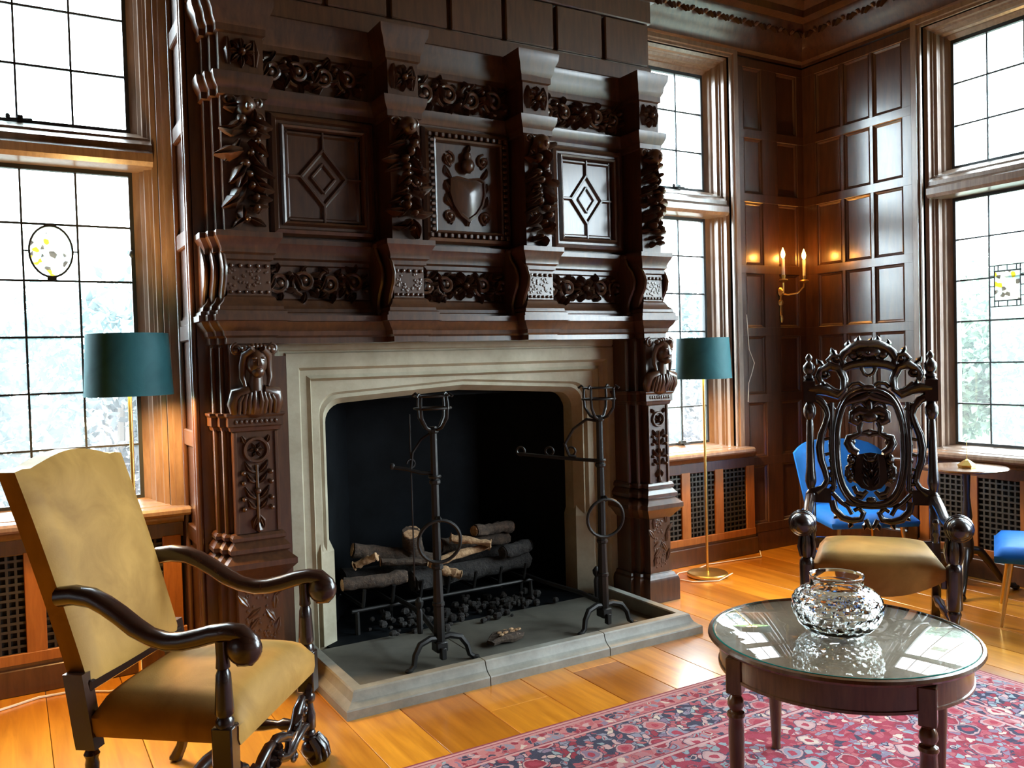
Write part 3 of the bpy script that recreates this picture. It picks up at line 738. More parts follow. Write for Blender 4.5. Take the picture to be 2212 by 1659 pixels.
# side return facing the armchair window
mb = MB()
for z in (.66, 1.12, 1.62, 2.06, 2.575, 3.035, 3.52): mb.box((.728, 4.08, z-.04), (.75, YB-.002, z+.04), .006)
for y in (4.08, YB-.045): mb.box((.731, y, .1), (.75, y+.043, 3.58), .006)
build_w(mb, 'side_panelling', 'panel_wood', smooth=0)
mb = MB()
for y in (4.085, 4.135, 4.42): mb.lathe([(.013, .12), (.013, 3.56)], (.733, y, 0), 12)  # half-rounds added to catch the window as thin bright strips
build_w(mb, 'bead', 'panel_wood')
build_w(MB().box((.745, 4.085, 0), (1.15, YB, 1.5)), 'core', 'panel_wood', smooth=0)
build_w(MB().box((3.24, 4.15, 0), (3.43, YB, 1.5)), 'core', 'panel_wood', smooth=0)

# carved friezes
def FY(x, y, z): return frame((x, y, z), (1, 0, 0), (0, 0, 1), (0, -1, 0))
BAYS = [(1.055, 1.555), (1.83, 2.385), (2.60, 3.175)]
k = 0
for a, b in BAYS:
    for z0, z1, dp in ((1.776, 1.924, .034), (2.766, 2.924, .040)):
        mb = MB(FY(a, YBAY, z0)); scroll_frieze(mb, b-a, z1-z0, 20+k, dp); k += 1
        build_w(mb, 'carved_frieze', 'carved_wood')
for a, b in PIERS:
    # punched block between shelf and cornice, carved block above
    mb = MB(FY(a, YP, 1.775)); w_ = b-a
    for i in range(6): mb.ell((w_*(i+.5)/6, .012, .004), (.009, .009, .010), 6, 4)
    for i in range(5): mb.ell((w_*(i+.5)/5, .128, .004), (.011, .011, .012), 6, 4)
    rp = random.Random(int(a*100))
    for i in range(40): mb.ell((rp.uniform(.01, w_-.01), rp.uniform(.03, .112), .001), (.008, .008, .004), 5, 3)
    build_w(mb, 'punched_block', 'carved_wood')['kind'] = 'stuff'
    mb = MB(FY(a, YP, 2.77)); rosette(mb, w_/2, .075, .062, .04, 8); leaf(mb, w_*.2, .02, PI/2, .12, .05, .03); leaf(mb, w_*.8, .02, PI/2, .12, .05, .03)
    build_w(mb, 'carved_block', 'carved_wood')
    mb = MB(FY((a+b)/2, YP, 2.10)); drop(mb, w_*.92, .50, int(a*77), .085); mb.ell((0, .50, .04), (.045, .05, .06), 10, 6); mb.ell((0, .49, .09), (.014, .02, .02), 8, 5)
    spiral(mb, (-w_*.32, .53), .03, 1.1, 0, 1, .008, 14); spiral(mb, (w_*.32, .53), .03, 1.1, PI, -1, .008, 14)
    build_w(mb, 'carved_herm', 'carved_wood')
    # reeded S brackets at the flank of each pier
    S_ = [(2.045, 3.955), (2.03, 3.925), (1.985, 3.905), (1.94, 3.862), (1.89, 3.838), (1.84, 3.85), (1.79, 3.885), (1.745, 3.905), (1.715, 3.90), (1.686, 3.885)]
    ribs = ((a-.028, 0), (a-.062, .06)) if a > 1 else ((a-.026, 0), (a-.055, .055), (a-.085, .11))
    if a > 3: ribs = ribs+((b+.012, .02),)
    for xr, dy in ribs:
        mb = MB(); Ls = []
        for z, y in S_: Ls.append([(xr, y+dy+.03, z), (xr+.003, y+dy+.006, z), (xr+.012, y+dy, z), (xr+.021, y+dy+.006, z), (xr+.024, y+dy+.03, z), (xr+.024, 4.12, z), (xr, 4.12, z)])
        mb.loops(Ls, cap0=True, cap1=True); mb.ell((xr+.012, 3.905+dy, 1.70), (.014, .018, .016), 8, 5); mb.ell((xr+.012, 3.94+dy, 2.035), (.016, .024, .018), 8, 5)
        build_w(mb, 'scroll_bracket', 'carved_wood')

# framed panels of the overmantel
def bay_panel(x0, x1, z0, z1, kind):
    F = FY((x0+x1)/2, YBAY, (z0+z1)/2); hw, hh = (x1-x0)/2, (z1-z0)/2
    mb = MB(F); pr = [(.072, 0), (.072, .022), (.060, .040), (.044, .046), (.036, .030), (.024, .030), (.014, .050), (.004, .046), (0, .03), (0, .006)]
    mb.loops([[(-hw-i, -hh-i, d), (hw+i, -hh-i, d), (hw+i, hh+i, d), (-hw-i, hh+i, d)] for i, d in pr]); fr_ = build_w(mb, 'panel_frame', 'carved_wood', smooth=22)
    p = build_w(MB(F).box((-hw, -hh, -.01), (hw, hh, .008)), 'diamond_panel' if kind == 'd' else 'shield_panel', 'panel_wood', smooth=0)
    if kind == 'd':
        mb = MB(F); a, b = hw*.60, hh*.62
        def bar(p0, p1, w_=.012, h_=.018):
            d = nrm(np.array(p1)-np.array(p0)); n_ = np.array((-d[1], d[0]))*w_
            p0, p1 = np.array(p0), np.array(p1)
            Ls = [[(*(q+n_), .008), (*(q+n_*.35), .008+h_), (*(q-n_*.35), .008+h_), (*(q-n_), .008)] for q in (p0, p1)]
            mb.loops(Ls, cap0=True, cap1=True)
        D = [(0, b), (a, 0), (0, -b), (-a, 0)]
        for i in range(4): bar(D[i], D[(i+1) % 4], .013)
        d2 = [(x*.52, y*.52) for x, y in D]
        for i in range(4): bar(d2[i], d2[(i+1) % 4], .010, .014)
        bar((0, b), (0, hh), .011); bar((0, -b), (0, -hh), .011); bar((a, 0), (hw, 0), .011); bar((-a, 0), (-hw, 0), .011)
        bar((-hw+.012, -hh), (-hw+.012, hh), .012, .012); bar((hw-.012, -hh), (hw-.012, hh), .012, .012); bar((-hw, hh-.012), (hw, hh-.012), .012, .012); bar((-hw, -hh+.012), (hw, -hh+.012), .012, .012)
        build_w(mb, 'lozenge_moulding', 'carved_wood', p, smooth=0)
    else:
        mb = MB(F)
        for i in range(13):
            for sg in (-1, 1):
                mb.box((-hw-.04+(2*hw+.08)*i/12-.010, sg*(hh+.03)-.012, .03), (-hw-.04+(2*hw+.08)*i/12+.010, sg*(hh+.03)+.012, .056), .004)
        for i in range(15):
            for sg in (-1, 1):
                mb.box((sg*(hw+.03)-.012, -hh+2*hh*i/14-.009, .03), (sg*(hw+.03)+.012, -hh+2*hh*i/14+.009, .056), .004)
        build_w(mb, 'dentil_border', 'carved_wood', fr_)
        mb = MB(F); pts = [(-.10, .07), (-.06, .085), (0, .075), (.06, .085), (.10, .07), (.102, .0), (.085, -.06), (.045, -.115), (0, -.145), (-.045, -.115), (-.085, -.06), (-.102, 0)]
        mb.loops([[(x*s_, y*s_-.03, d) for x, y in pts] for s_, d in ((1.08, .006), (1.04, .034), (.93, .038), (.88, .028), (.5, .040), (.05, .046))], cap1=True); build_w(mb, 'shield', 'carved_wood', p)
        for sg in (-1, 1):
            mb = MB(F)
            spiral(mb, (sg*.105, .15), .038, 1.3, PI/2, sg, .009, 16, lift=.01); spiral(mb, (sg*.11, -.15), .036, 1.3, -PI/2, -sg, .009, 16, lift=.01)
            for v in (-.19, -.1, -.03, .05, .11): leaf(mb, sg*.09, v, PI/2-sg*.9, .075, .04, .026, .006, sg*.8)
            build_w(mb, 'scroll_mantling', 'carved_wood', p)
        mb = MB(F)
        mb.ell((0, .115, .035), (.036, .042, .034), 10, 6); mb.ell((0, .165, .03), (.022, .03, .026), 8, 5); leaf(mb, .0, .17, PI/2-.3, .07, .04, .03, .01); build_w(mb, 'helmet_crest', 'carved_wood', p)
        mb = MB(F); leaf(mb, 0, -.2, PI/2, .07, .06, .03, .006); build_w(mb, 'leaf_tip', 'carved_wood', p)
bay_panel(1.165, 1.545, 2.14, 2.575, 'd'); bay_panel(1.955, 2.33, 2.14, 2.60, 's'); bay_panel(2.745, 3.10, 2.14, 2.59, 'd')

# pilasters with busts
def bust(cx, sg):
    F = FY(cx, YP, 1.245); mb = MB(F)
    mb.ell((0, .225, .065), (.046, .064, .056), 14, 10)                  # head
    mb.ell((0, .185, .085), (.030, .030, .036), 10, 6)                   # jaw
    mb.loops([[(-.004, .245, .118), (.004, .245, .118), (.004, .245, .11), (-.004, .245, .11)], [(-.010, .212, .132), (.010, .212, .132), (.012, .210, .11), (-.012, .210, .11)]], cap0=True, cap1=True)
    for q in (-1, 1):
        mb.ell((q*.018, .244, .112), (.014, .006, .008), 8, 5); mb.ell((q*.018, .232, .110), (.009, .006, .007), 8, 5)
        mb.tube([(q*.02, .285, .10), (q*.05, .26, .07), (q*.056, .21, .05), (q*.06, .16, .055), (q*.05, .12, .06)], [.014, .018, .017, .014, .008], 8)
        spiral(mb, (q*.075, .285), .026, 1.4, PI/2, -q, .010, 18, 7, lift=.03)
        mb.ell((q*.075, .285, .02), (.016, .016, .035), 8, 5)
        mb.tube([(q*.03, .10, .05), (q*.085, .085, .04), (q*.095, .04, .03), (q*.09, 0, .02)], [.026, .034, .03, .02], 8)   # shoulder
        for i in range(4): mb.tube([(q*(.012+.017*i), .10-.006*i, .074), (q*(.016+.02*i), .055, .082-.006*i), (q*(.014+.021*i), .0, .05)], [.006, .011, .007], 6)
    mb.ell((0, .196, .116), (.014, .004, .006), 8, 4); mb.ell((0, .188, .114), (.011, .004, .006), 8, 4)  # lips
    mb.tube([(0, .10, .04), (0, .17, .05)], [.034, .027], 10)                    # neck
    mb.ell((0, .06, .02), (.082, .085, .055), 12, 7)
    for i in range(7): mb.ell((-.05+.0167*i, .285+.012*math.sin(PI*i/6), .07), (.014, .016, .02), 7, 5)
    return mb
def pilaster(x0, x1, path, fl, label=None):
    cx = (x0+x1)/2
    mb = MB(); mb.prism(path, .0, 1.556)
    pl_ = build_w(mb, 'pilaster', 'carved_wood', smooth=0)
    build_w(bust(cx, 1), 'bust', 'carved_wood', pl_, smooth=60)
    mb = MB(); mb.sweep(path, [(0, 1.160), (.010, 1.166), (.014, 1.182), (.022, 1.188), (.022, 1.226), (.030, 1.236), (.030, 1.246), (0, 1.248)])
    m2 = MB(FY(x0-.02, YP-.022, 1.19)); 
    for i in range(9): m2.ell((.02+(x1-x0)*(i+.5)/9, .018, 0), (.008, .012, .008), 6, 4)
    mb.add(m2.v, m2.f); build_w(mb, 'capital', 'carved_wood', pl_, smooth=25)
    mb = MB(FY(cx, YP, .705)); candelabra(mb, .45, (x1-x0)*.86, 3); build_w(mb, 'carved_panel', 'carved_wood', pl_)
    mb = MB(FY(cx, YP, .705)); hw = (x1-x0)/2
    for q in (-1, 1): mb.box((q*hw, 0, 0), (q*(hw-.016), .455, .010), .003)
    build_w(mb, 'edge_fillet', 'carved_wood', pl_, smooth=0)
    base = [(0, .705), (.012, .702), (.020, .690), (.020, .676), (.010, .668), (.022, .655), (.034, .640), (.034, .622), (.022, .612), (.040, .596), (.058, .580), (.058, .556), (.040, .535), (.022, .515), (.012, .500), (0, .49)]
    build_w(MB().sweep(path, base), 'base_moulding', 'carved_wood', pl_, smooth=25)
    build_w(MB().sweep(path, [(0, .17), (.012, .165), (.018, .15), (.03, .14), (.036, .12), (.036, 0)]), 'plinth', 'carved_wood', pl_, smooth=25)
    mb = MB(FY(x0, YP, .18)); w_ = x1-x0; rp = random.Random(9)
    for i in range(10): leaf(mb, w_*(.2+.6*(i % 2)), .03+.028*i, rp.uniform(.6, 2.4), .07, .035, .010)
    for i in range(60): mb.ell((rp.uniform(.03, w_-.03), rp.uniform(.02, .30), 0), (.007, .009, .005), 5, 3)
    build_w(mb, 'carved_pedestal', 'carved_wood', pl_)
    for x, y in fl:
        mb = MB(); mb.lathe([(.010, 0), (.012, .01), (.012, .43), (.012, .72), (.010, .84)], (x, y, .70), 8)
        for z in (.69, .645, .60): mb.ell((x, y, z), (.018, .018, .016), 8, 5)
        for z in (1.19, 1.22): mb.ell((x, y, z), (.016, .016, .012), 8, 5)
        build_w(mb, 'colonnette', 'carved_wood', pl_)
pilaster(.8465, 1.045, [(.797, YB), (.797, 4.0), (.822, 4.0), (.822, 3.945), (.8465, 3.945), (.8465, YP), (1.045, YP), (1.045, 4.12)], [(.822, 3.945), (.797, 4.0)])
pilaster(3.205, 3.36, [(3.15, 4.14), (3.15, 4.0), (3.175, 4.0), (3.175, 3.945), (3.205, 3.945), (3.205, YP), (3.36, YP), (3.36, 3.945), (3.385, 3.945), (3.385, YB)], [(3.175, 3.945), (3.15, 4.0)])

# ------------------------------------------------------------------ stone fireplace
FP = thing('fireplace', 'pale limestone fireplace surround with flat Tudor arch under the carved chimneypiece', 'fireplace', (2.14, 4.2, 0), world=True)
def rect_loop(xl, xr, zt, n1=12, n2=18):
    L = [(xl, zt*i/n1) for i in range(n1)]+[(xl+(xr-xl)*i/(2*n2), zt) for i in range(2*n2)]+[(xr, zt*(1-i/n1)) for i in range(n1+1)]
    return L
def arch_loop(xl, xr, zs, za, r, n1=12, n2=18):
    # rounded shoulders, then two straight slopes meeting at the low apex
    z1 = za-.040; top = []; L = [(xl, (z1-r)*i/n1) for i in range(n1)]
    for i in range(2*n2+1):
        t = i/(2*n2)
        if t <= .17: a = PI-(t/.17)*(PI/2); top.append((xl+r+r*math.cos(a), z1-r+r*math.sin(a)))
        elif t >= .83: a = PI/2-((t-.83)/.17)*(PI/2); top.append((xr-r+r*math.cos(a), z1-r+r*math.sin(a)))
        else: s_ = (t-.17)/.66; top.append((xl+r+(xr-xl-2*r)*s_, z1+(za-z1)*(1-abs(2*s_-1))))
    return L+top[:-1]+[(xr, (z1-r)*(1-i/n1)) for i in range(n1+1)]
lp = []
for shape, y in ((rect_loop(1.10, 3.27, 1.575), 4.22), (rect_loop(1.10, 3.27, 1.575), 4.132), (rect_loop(1.13, 3.235, 1.528), 4.132), (rect_loop(1.135, 3.23, 1.522), 4.142), (rect_loop(1.16, 3.20, 1.515), 4.142), (rect_loop(1.165, 3.195, 1.51), 4.132),
                 (rect_loop(1.225, 3.105, 1.440), 4.132), (rect_loop(1.238, 3.092, 1.426), 4.158), (rect_loop(1.268, 3.062, 1.402), 4.158), (rect_loop(1.285, 3.045, 1.385), 4.146), (rect_loop(1.30, 3.03, 1.372), 4.182),
                 (arch_loop(1.335, 2.985, 1.15, 1.352, .10), 4.182), (arch_loop(1.345, 2.975, 1.145, 1.340, .10), 4.205), (arch_loop(1.36, 2.96, 1.14, 1.322, .10), 4.198), (arch_loop(1.392, 2.926, 1.13, 1.292, .095), 4.262), (arch_loop(1.392, 2.926, 1.13, 1.292, .095), 4.36)):
    lp.append([(x, y, z) for x, z in shape])
nL = len(lp[0]); cuts = [(0, 8, 'jamb'), (8, 12, 'jamb'), (12, 30, 'lintel'), (30, 48, 'lintel'), (48, 52, 'jamb'), (52, nL-1, 'jamb')]
for a, b, nm in cuts:
    mb = MB(); seg = [[p for p in l[a:b+1]] for l in lp]
    mb.loops(seg, closed=False)
    mb.build(nm, 'limestone', FP, smooth=22)
mb = MB()
for xa, xb, sx in ((1.318, 1.405, 1), (2.913, 3.0, -1)):
    q = xa if sx > 0 else xb; e = xb if sx > 0 else xa
    mb = MB(); mb.loops([[(q, 4.165, z0), (e, 4.225, z0), (e, 4.35, z0), (q, 4.35, z0)] for z0 in (.03, .50)]+[[(q+.004*sx, 4.185, .56), (e-.02*sx, 4.25, .56), (e-.02*sx, 4.35, .56), (q+.004*sx, 4.35, .56)]], cap0=True, cap1=True); mb.build('stop_block', 'limestone', FP, smooth=0)
mb = MB()
def wallq(a, b, t, z0=.03, z1=1.6):
    d = nrm(np.array(b)-np.array(a)); n_ = np.array((d[1], -d[0]))*-t; a, b = np.array(a), np.array(b)
    mb.prism([tuple(a), tuple(b), tuple(b+n_), tuple(a+n_)], z0, z1)
wallq((1.386, 4.34), (1.72, 4.87), .08); wallq((1.68, 4.87), (2.64, 4.87), .08); wallq((2.60, 4.87), (2.932, 4.34), .08)
mb.box((1.25, 4.345, 1.26), (3.05, 4.98, 1.34))
mb.build('firebox', 'soot', FP, smooth=0)
MB().box((1.34, 4.14, .0), (2.97, 4.98, .03)).build('firebox_floor', 'soot', FP, smooth=0)

HT = thing('hearth', 'grey stone hearth with raised moulded kerb in front of the fireplace', 'hearth', (2.1, 3.7, 0), world=True)
MB().box((1.20, 3.40, 0), (1.89, 4.14, .03), .002).build('hearth_slab', 'hearthstone', HT, smooth=0)
MB().box((1.892, 3.40, 0), (2.99, 4.14, .03), .002).build('hearth_slab', 'hearthstone', HT, smooth=0)
kp = [(0, 0), (0, .094), (.006, .10), (.048, .10), (.054, .094), (.058, .078), (.068, .060), (.086, .046), (.096, .042), (.10, .036), (.10, 0)]
for path in ([(1.23, 4.12), (1.23, 3.41), (1.797, 3.41)], [(1.802, 3.41), (2.462, 3.41)], [(2.467, 3.41), (2.965, 3.41), (2.965, 4.12)]):
    mb = MB(); mb.sweep(path, kp); n = len(path); m = len(kp)
    mb.f += [tuple(i*n for i in range(m)), tuple(i*n+n-1 for i in range(m))]
    mb.build('kerb', 'kerbstone', HT, smooth=22)

# andirons
def andiron(loc, side, label):
    t = thing('andiron', label, 'andiron', loc, 0, 'wrought iron andirons on the hearth')
    mb = MB(); mb.lathe([(.024, .09), (.028, .10), (.026, .30), (.021, .45), (.020, .70), (.017, 1.0), (.017, 1.12)], n=8)
    for z, r in ((.46, .030), (.475, .026), (.86, .028), (1.10, .026), (.285, .031)): mb.lathe([(r*.8, z-.012), (r, z-.006), (r, z+.006), (r*.8, z+.012)], n=8)
    mb.box((-.03, -.034, .06), (.03, .03, .11), .006); mb.box((-.014, -.05, .03), (.014, -.02, .085), .004)
    mb.build('column', 'iron', t)
    for q in (-1, 1):
        mb = MB(); mb.tube([(0, 0, .12), (q*.05, -.005, .128), (q*.105, -.012, .112), (q*.135, -.02, .07), (q*.145, -.025, .025), (q*.165, -.03, .010)], [.017, .016, .015, .014, .013, .012], 8); mb.ell((q*.172, -.032, .010), (.022, .016, .010), 8, 5); mb.build('leg', 'iron', t)
    mb = MB(); mb.torus((.0, -.034, .585), .100, .0085, (.25, 1, .1), 30, 8); mb.build('ring', 'iron', t)
    mb = MB(); mb.lathe([(.006, 0), (.012, .006), (.012, .018), (.004, .03)], (0, -.018, .69), 8, (0, -1, 0)); mb.torus((0, -.036, .688), .012, .005, (1, 0, 0), 10, 6); mb.build('boss', 'iron', t)
    mb = MB()   # cup of curled prongs
    for k in range(4):
        a = PI/4*0.6+k*PI/2; c, s_ = math.cos(a), math.sin(a)
        mb.tube([(c*.012, s_*.012, 1.10), (c*.05, s_*.05, 1.115), (c*.082, s_*.082, 1.16), (c*.088, s_*.088, 1.22), (c*.084, s_*.084, 1.262), (c*.10, s_*.10, 1.275), (c*.118, s_*.118, 1.262)], [.008, .008, .0075, .007, .006, .006, .007], 7)
    mb.torus((0, 0, 1.205), .086, .0055, (0, 0, 1), 24, 6); mb.torus((0, 0, 1.262), .083, .0045, (0, 0, 1), 24, 6); mb.build('cup', 'iron', t)
    mb = MB()
    if side < 0:
        mb.tube([(0, 0, .90), (-.06, .02, .905), (-.12, .05, .925), (-.175, .075, .935)], .009, 7); mb.ell((-.178, .077, .94), (.013, .012, .016), 8, 5)
        mb.tube([(-.10, .04, .92), (-.09, .04, 1.0), (-.05, .03, 1.06), (-.01, .01, 1.09)], .006, 6); spiral_pts = [(-.10-.02*math.cos(a), .042, .95+.02*math.sin(a)) for a in np.linspace(0, 5, 12)]; mb.tube(spiral_pts, .005, 6)
        mb.tube([(-.098, .045, 1.18), (-.098, .045, .40)], .004, 6)
    else:
        mb.tube([(0, 0, .88), (-.10, .10, .89), (-.22, .22, .905), (-.30, .32, .915)], .010, 7)
        mb.tube([(-.01, 0, 1.09), (-.06, .03, 1.10), (-.11, .08, 1.05), (-.14, .12, .97), (-.12, .11, .91), (-.09, .09, .90)], .008, 7)
        for q in (.35, .62, .98): 
            c = np.array((-.30*q, .32*q, .93)); mb.torus(c, .022, .006, (.7, .7, 0), 14, 6)
    mb.torus((0, 0, .885), .024, .008, (0, 0, 1), 16, 6); mb.build('swing_arm', 'iron', t)
    mb = MB(); mb.tube([(0, .02, .13), (-.02*side, .18, .15), (-.05*side, .32, .155), (-.06*side, .50, .15), (-.06*side, .72, .15), (-.06*side, .745, .08), (-.06*side, .75, .0)], .013, 8)
    mb.lathe([(.014, 0), (.016, .10), (.010, .12), (.02, .135), (.022, .155), (.006, .175)], (.045*side, .12, .12), 8); mb.build('billet_bar', 'iron', t)
    return t
andiron((1.70, 3.62, .03), -1, 'wrought iron andiron standing on the hearth beside the armchair end, in front of the logs')
andiron((2.645, 3.60, .03), 1, 'wrought iron andiron standing on the hearth at the table end, with a long swing arm')

# grate, logs, ash
gr = thing('log_grate', 'black iron log grate inside the fireplace', 'grate', (2.06, 4.45, .03), world=True)
for y, z in ((4.26, .155), (4.62, .155)):
    MB().tube([(1.50, y, z), (2.62, y, z)], .011, 8).build('bar', 'iron', gr)
for i in range(7):
    x = 1.56+i*.165; MB().tube([(x, 4.22, .27), (x, 4.25, .175), (x, 4.64, .175), (x, 4.67, .24)], .010, 6).build('cross_bar', 'iron', gr)
for x in (1.53, 2.6):
    for y in (4.26, 4.62): MB().tube([(x, y, .15), (x, y, .03)], [.012, .014], 7).build('leg', 'iron', gr)
def log(a, b, r, label, m='bark', split=False, seed=0):
    a, b = np.array(a, float), np.array(b, float); c = (a+b)/2; rl = random.Random(seed)
    t = thing('log', label, 'firewood', tuple(c), 0, 'firewood on the log grate')
    n = 9; m_ = 9; P = [a+(b-a)*i/(m_-1)-c+np.array((0, rl.uniform(-.005, .005), rl.uniform(-.004, .004))) for i in range(m_)]
    mb = MB(); mb.tube(P, [r*rl.uniform(.86, 1.1) for _ in range(m_)], n, flat=.62 if split else 1.0)
    mb.v = [tuple(np.array(v)+np.array([rl.uniform(-1, 1) for _ in range(3)])*r*.16) for v in mb.v]
    mb.build('bark', m, t, smooth=50)
    d = nrm(b-a)
    for e, s_ in ((a-c, -1), (b-c, 1)):
        MB().lathe([(r*.9, 0), (r*.82, .004), (r*.3, .006)], e+d*s_*.002, 9, d*s_).build('cut_end', 'split_wood' if m != 'char' else 'char', t)
log((1.55, 4.53, .255), (2.60, 4.56, .26), .062, 'long charred back log lying along the whole grate', 'char', seed=1)
log((1.46, 4.27, .30), (1.80, 4.24, .30), .036, 'grey log with a pale sawn end, lowest at the armchair side of the grate', 'bark', seed=2)
log((1.86, 4.29, .25), (2.62, 4.34, .26), .055, 'charred front log at the table side of the grate', 'char', seed=3)
log((1.58, 4.44, .44), (2.02, 4.36, .335), .042, 'slanting bark log with a ragged pale tip leaning to the armchair side', 'bark', seed=4)
log((1.93, 4.40, .36), (1.87, 4.30, .52), .055, 'short upright reddish chunk of log behind the ringed andiron', 'bark', seed=5)
log((1.96, 4.26, .345), (2.36, 4.33, .375), .032, 'pale split log lying across the middle of the fire', 'split_wood', True, seed=6)
log((2.10, 4.44, .395), (2.58, 4.50, .365), .045, 'bark log lying on top of the back log at the table side', 'bark', seed=7)
log((2.30, 4.38, .46), (2.60, 4.47, .44), .036, 'dark reddish log topmost at the table side of the fire', 'bark', seed=8)
log((2.02, 4.245, .30), (2.12, 4.215, .27), .026, 'small pale stub of wood poking out under the split log', 'split_wood', seed=9)
log((1.70, 4.33, .375), (1.93, 4.24, .36), .028, 'short bark stick with a pale broken face just above the sawn grey log', 'bark', True, seed=11)
log((2.14, 4.36, .445), (2.34, 4.27, .40), .034, 'pale split chunk resting on the long split log beside the andiron ring', 'split_wood', True, seed=12)
log((2.42, 4.26, .34), (2.62, 4.30, .35), .040, 'stubby charred log on the table side above the front log', 'char', seed=13)
log((1.56, 4.36, .37), (1.66, 4.30, .415), .030, 'ragged orange splinter poking up at the armchair end of the pile', 'split_wood', True, seed=14)
ra = random.Random(4); mb = MB()
for i in range(150):
    x = ra.choice((ra.gauss(1.86, .12), ra.gauss(2.40, .12), ra.uniform(1.6, 2.6))); y = ra.gauss(4.22, .10); s_ = ra.uniform(.010, .028)
    if 1.45 < x < 2.75: mb.ell((x, min(y, 4.6), .03+s_*.7+ra.uniform(0, .05)*(ra.random() < .5)), (s_, s_*ra.uniform(.6, 1), s_*ra.uniform(.6, 1)), 6, 4)
o = mb.build('cinders', 'char', smooth=0); o['kind'] = 'stuff'; o['label'] = 'heap of dark cinders and cones under the log grate'; o['category'] = 'cinders'
t = thing('wood_scrap', 'rough scrap of brown bark lying alone on the hearth between the andirons', 'firewood', (2.10, 3.70, .03), .25)
mb = MB(); mb.tube([(-.10, 0, .022), (-.04, .01, .028), (.03, 0, .026), (.10, -.01, .02)], [.016, .034, .036, .018], 9, flat=.8)
rl = random.Random(2); mb.v = [(x+rl.uniform(-.006, .006), y*1.5+rl.uniform(-.006, .006), max(.001, z+rl.uniform(-.006, .006))) for x, y, z in mb.v]; mb.build('bark', 'bark', t, smooth=30)
mb = MB(); 
for i in range(9): mb.ell((-.04+.015*i, rl.uniform(-.02, .02), .052+rl.uniform(0, .006)), (.016, .012, .006), 6, 4)
mb.build('chips', 'split_wood', t, smooth=0)
# ------------------------------------------------------------------ rug
RX0, RX1, RY0, RY1 = .62, 3.68, -.6, 2.80
rug_mat(RX0, RX1, RY0, RY1)
rug = MB().box((RX0, RY0, .001), (RX1, RY1, .011), .003).build('rug', 'rug_wool', smooth=0)
tag(rug, 'red Persian patterned rug with floral borders under the round table', 'rug')

# ------------------------------------------------------------------ upholstery
def cushion(name, m, parent, x0, x1, w0, w1, zb, zt, dome, rnd=.035, nx=16, ny=16, zbf=None, front_round=0.0):
    # x: back to front, width tapers from w0 (back) to w1 (front); domed top, rounded rim, closed underneath
    mb = MB(); top = []
    def X(i, j):
        s_ = i/(nx-1); q = -1+2*j/(ny-1); x = x0+(x1-x0)*s_; wd = w0+(w1-w0)*s_
        x += front_round*(1-q*q)*s_**2
        e = min(1-abs(q), 1) * wd; ex = min(s_, 1-s_)*(x1-x0); ed = min(e, ex)
        drop_ = 0 if ed > rnd else rnd*(1-math.sqrt(max(0, 1-((rnd-ed)/rnd)**2)))
        z = zt+dome*(1-q**4)*(1-(2*s_-1)**4)-drop_
        return (x, q*wd, z)
    for i in range(nx): top.append([X(i, j) for j in range(ny)])
    V = [p for r in top for p in r]; F = [(i*ny+j, i*ny+j+1, (i+1)*ny+j+1, (i+1)*ny+j) for i in range(nx-1) for j in range(ny-1)]
    ring = [(0, j) for j in range(ny)]+[(i, ny-1) for i in range(1, nx)]+[(nx-1, j) for j in range(ny-2, -1, -1)]+[(i, 0) for i in range(nx-2, 0, -1)]
    k = len(V); n = len(ring)
    for i, j in ring:
        x, y, _ = top[i][j]; s_ = i/(nx-1); q = -1+2*j/(ny-1)
        z = zb if zbf is None else zbf(s_, q)
        V.append((x, y*1.006, z+.02)); 
    for i, j in ring:
        x, y, _ = top[i][j]; s_ = i/(nx-1); q = -1+2*j/(ny-1)
        V.append((x*.99, y*.97, (zb if zbf is None else zbf(s_, q))))
    R0 = [i*ny+j for i, j in ring]
    for a in range(n):
        b = (a+1) % n; F.append((R0[a], R0[b], k+b, k+a)); F.append((k+a, k+b, k+n+b, k+n+a))
    F.append(tuple(range(k+n, k+2*n)))
    mb.add(V, F); return mb.build(name, m, parent, smooth=50)
def turned(mb, x, y, prof, n=12): mb.lathe(prof, (x, y, 0), n); return mb

# ------------------------------------------------------------------ gold armchair
AC = thing('armchair', 'gold velvet armchair with high camel back and dark scrolled wooden arms', 'chair', (.706, 2.821, 0), math.atan2(-.62, .785))
cushion('seat', 'gold_velvet', AC, -.452, .035, .285, .305, .335, .445, .045, .05)
# back
mb = MB(); nu, nv = 17, 15; grid = {}
def back_pt(u, v, s_):
    wd = .265+.012*v; y = u*wd
    top = .665+.055*max(0, math.cos(u*PI/2))**1.3*1.0+(.012 if abs(u) > .85 else 0)
    zz = .47+v*(top-.0)*1.0
    xc = -.485-.185*v-.03*v*v
    edge = min(1-abs(u), 1)*wd; ev = min(v, 1-v)*.66
    e = min(edge, ev); rd = .022; dr = 0 if e > rd else rd*(1-math.sqrt(max(0, 1-((rd-e)/rd)**2)))
    th = .045-dr*.9+.012*(1-u*u)*math.sin(PI*v)
    return (xc+(th if s_ > 0 else -.044+dr*.4), y, zz)
V = []; F = []
for s_ in (1, -1):
    for i in range(nv):
        for j in range(nu): V.append(back_pt(-1+2*j/(nu-1), i/(nv-1), s_))
m = nu*nv
for k in (0, m):
    F += [(k+i*nu+j, k+i*nu+j+1, k+(i+1)*nu+j+1, k+(i+1)*nu+j) for i in range(nv-1) for j in range(nu-1)]
for j in range(nu-1): F += [(j, j+1, m+j+1, m+j), ((nv-1)*nu+j, (nv-1)*nu+j+1, m+(nv-1)*nu+j+1, m+(nv-1)*nu+j)]
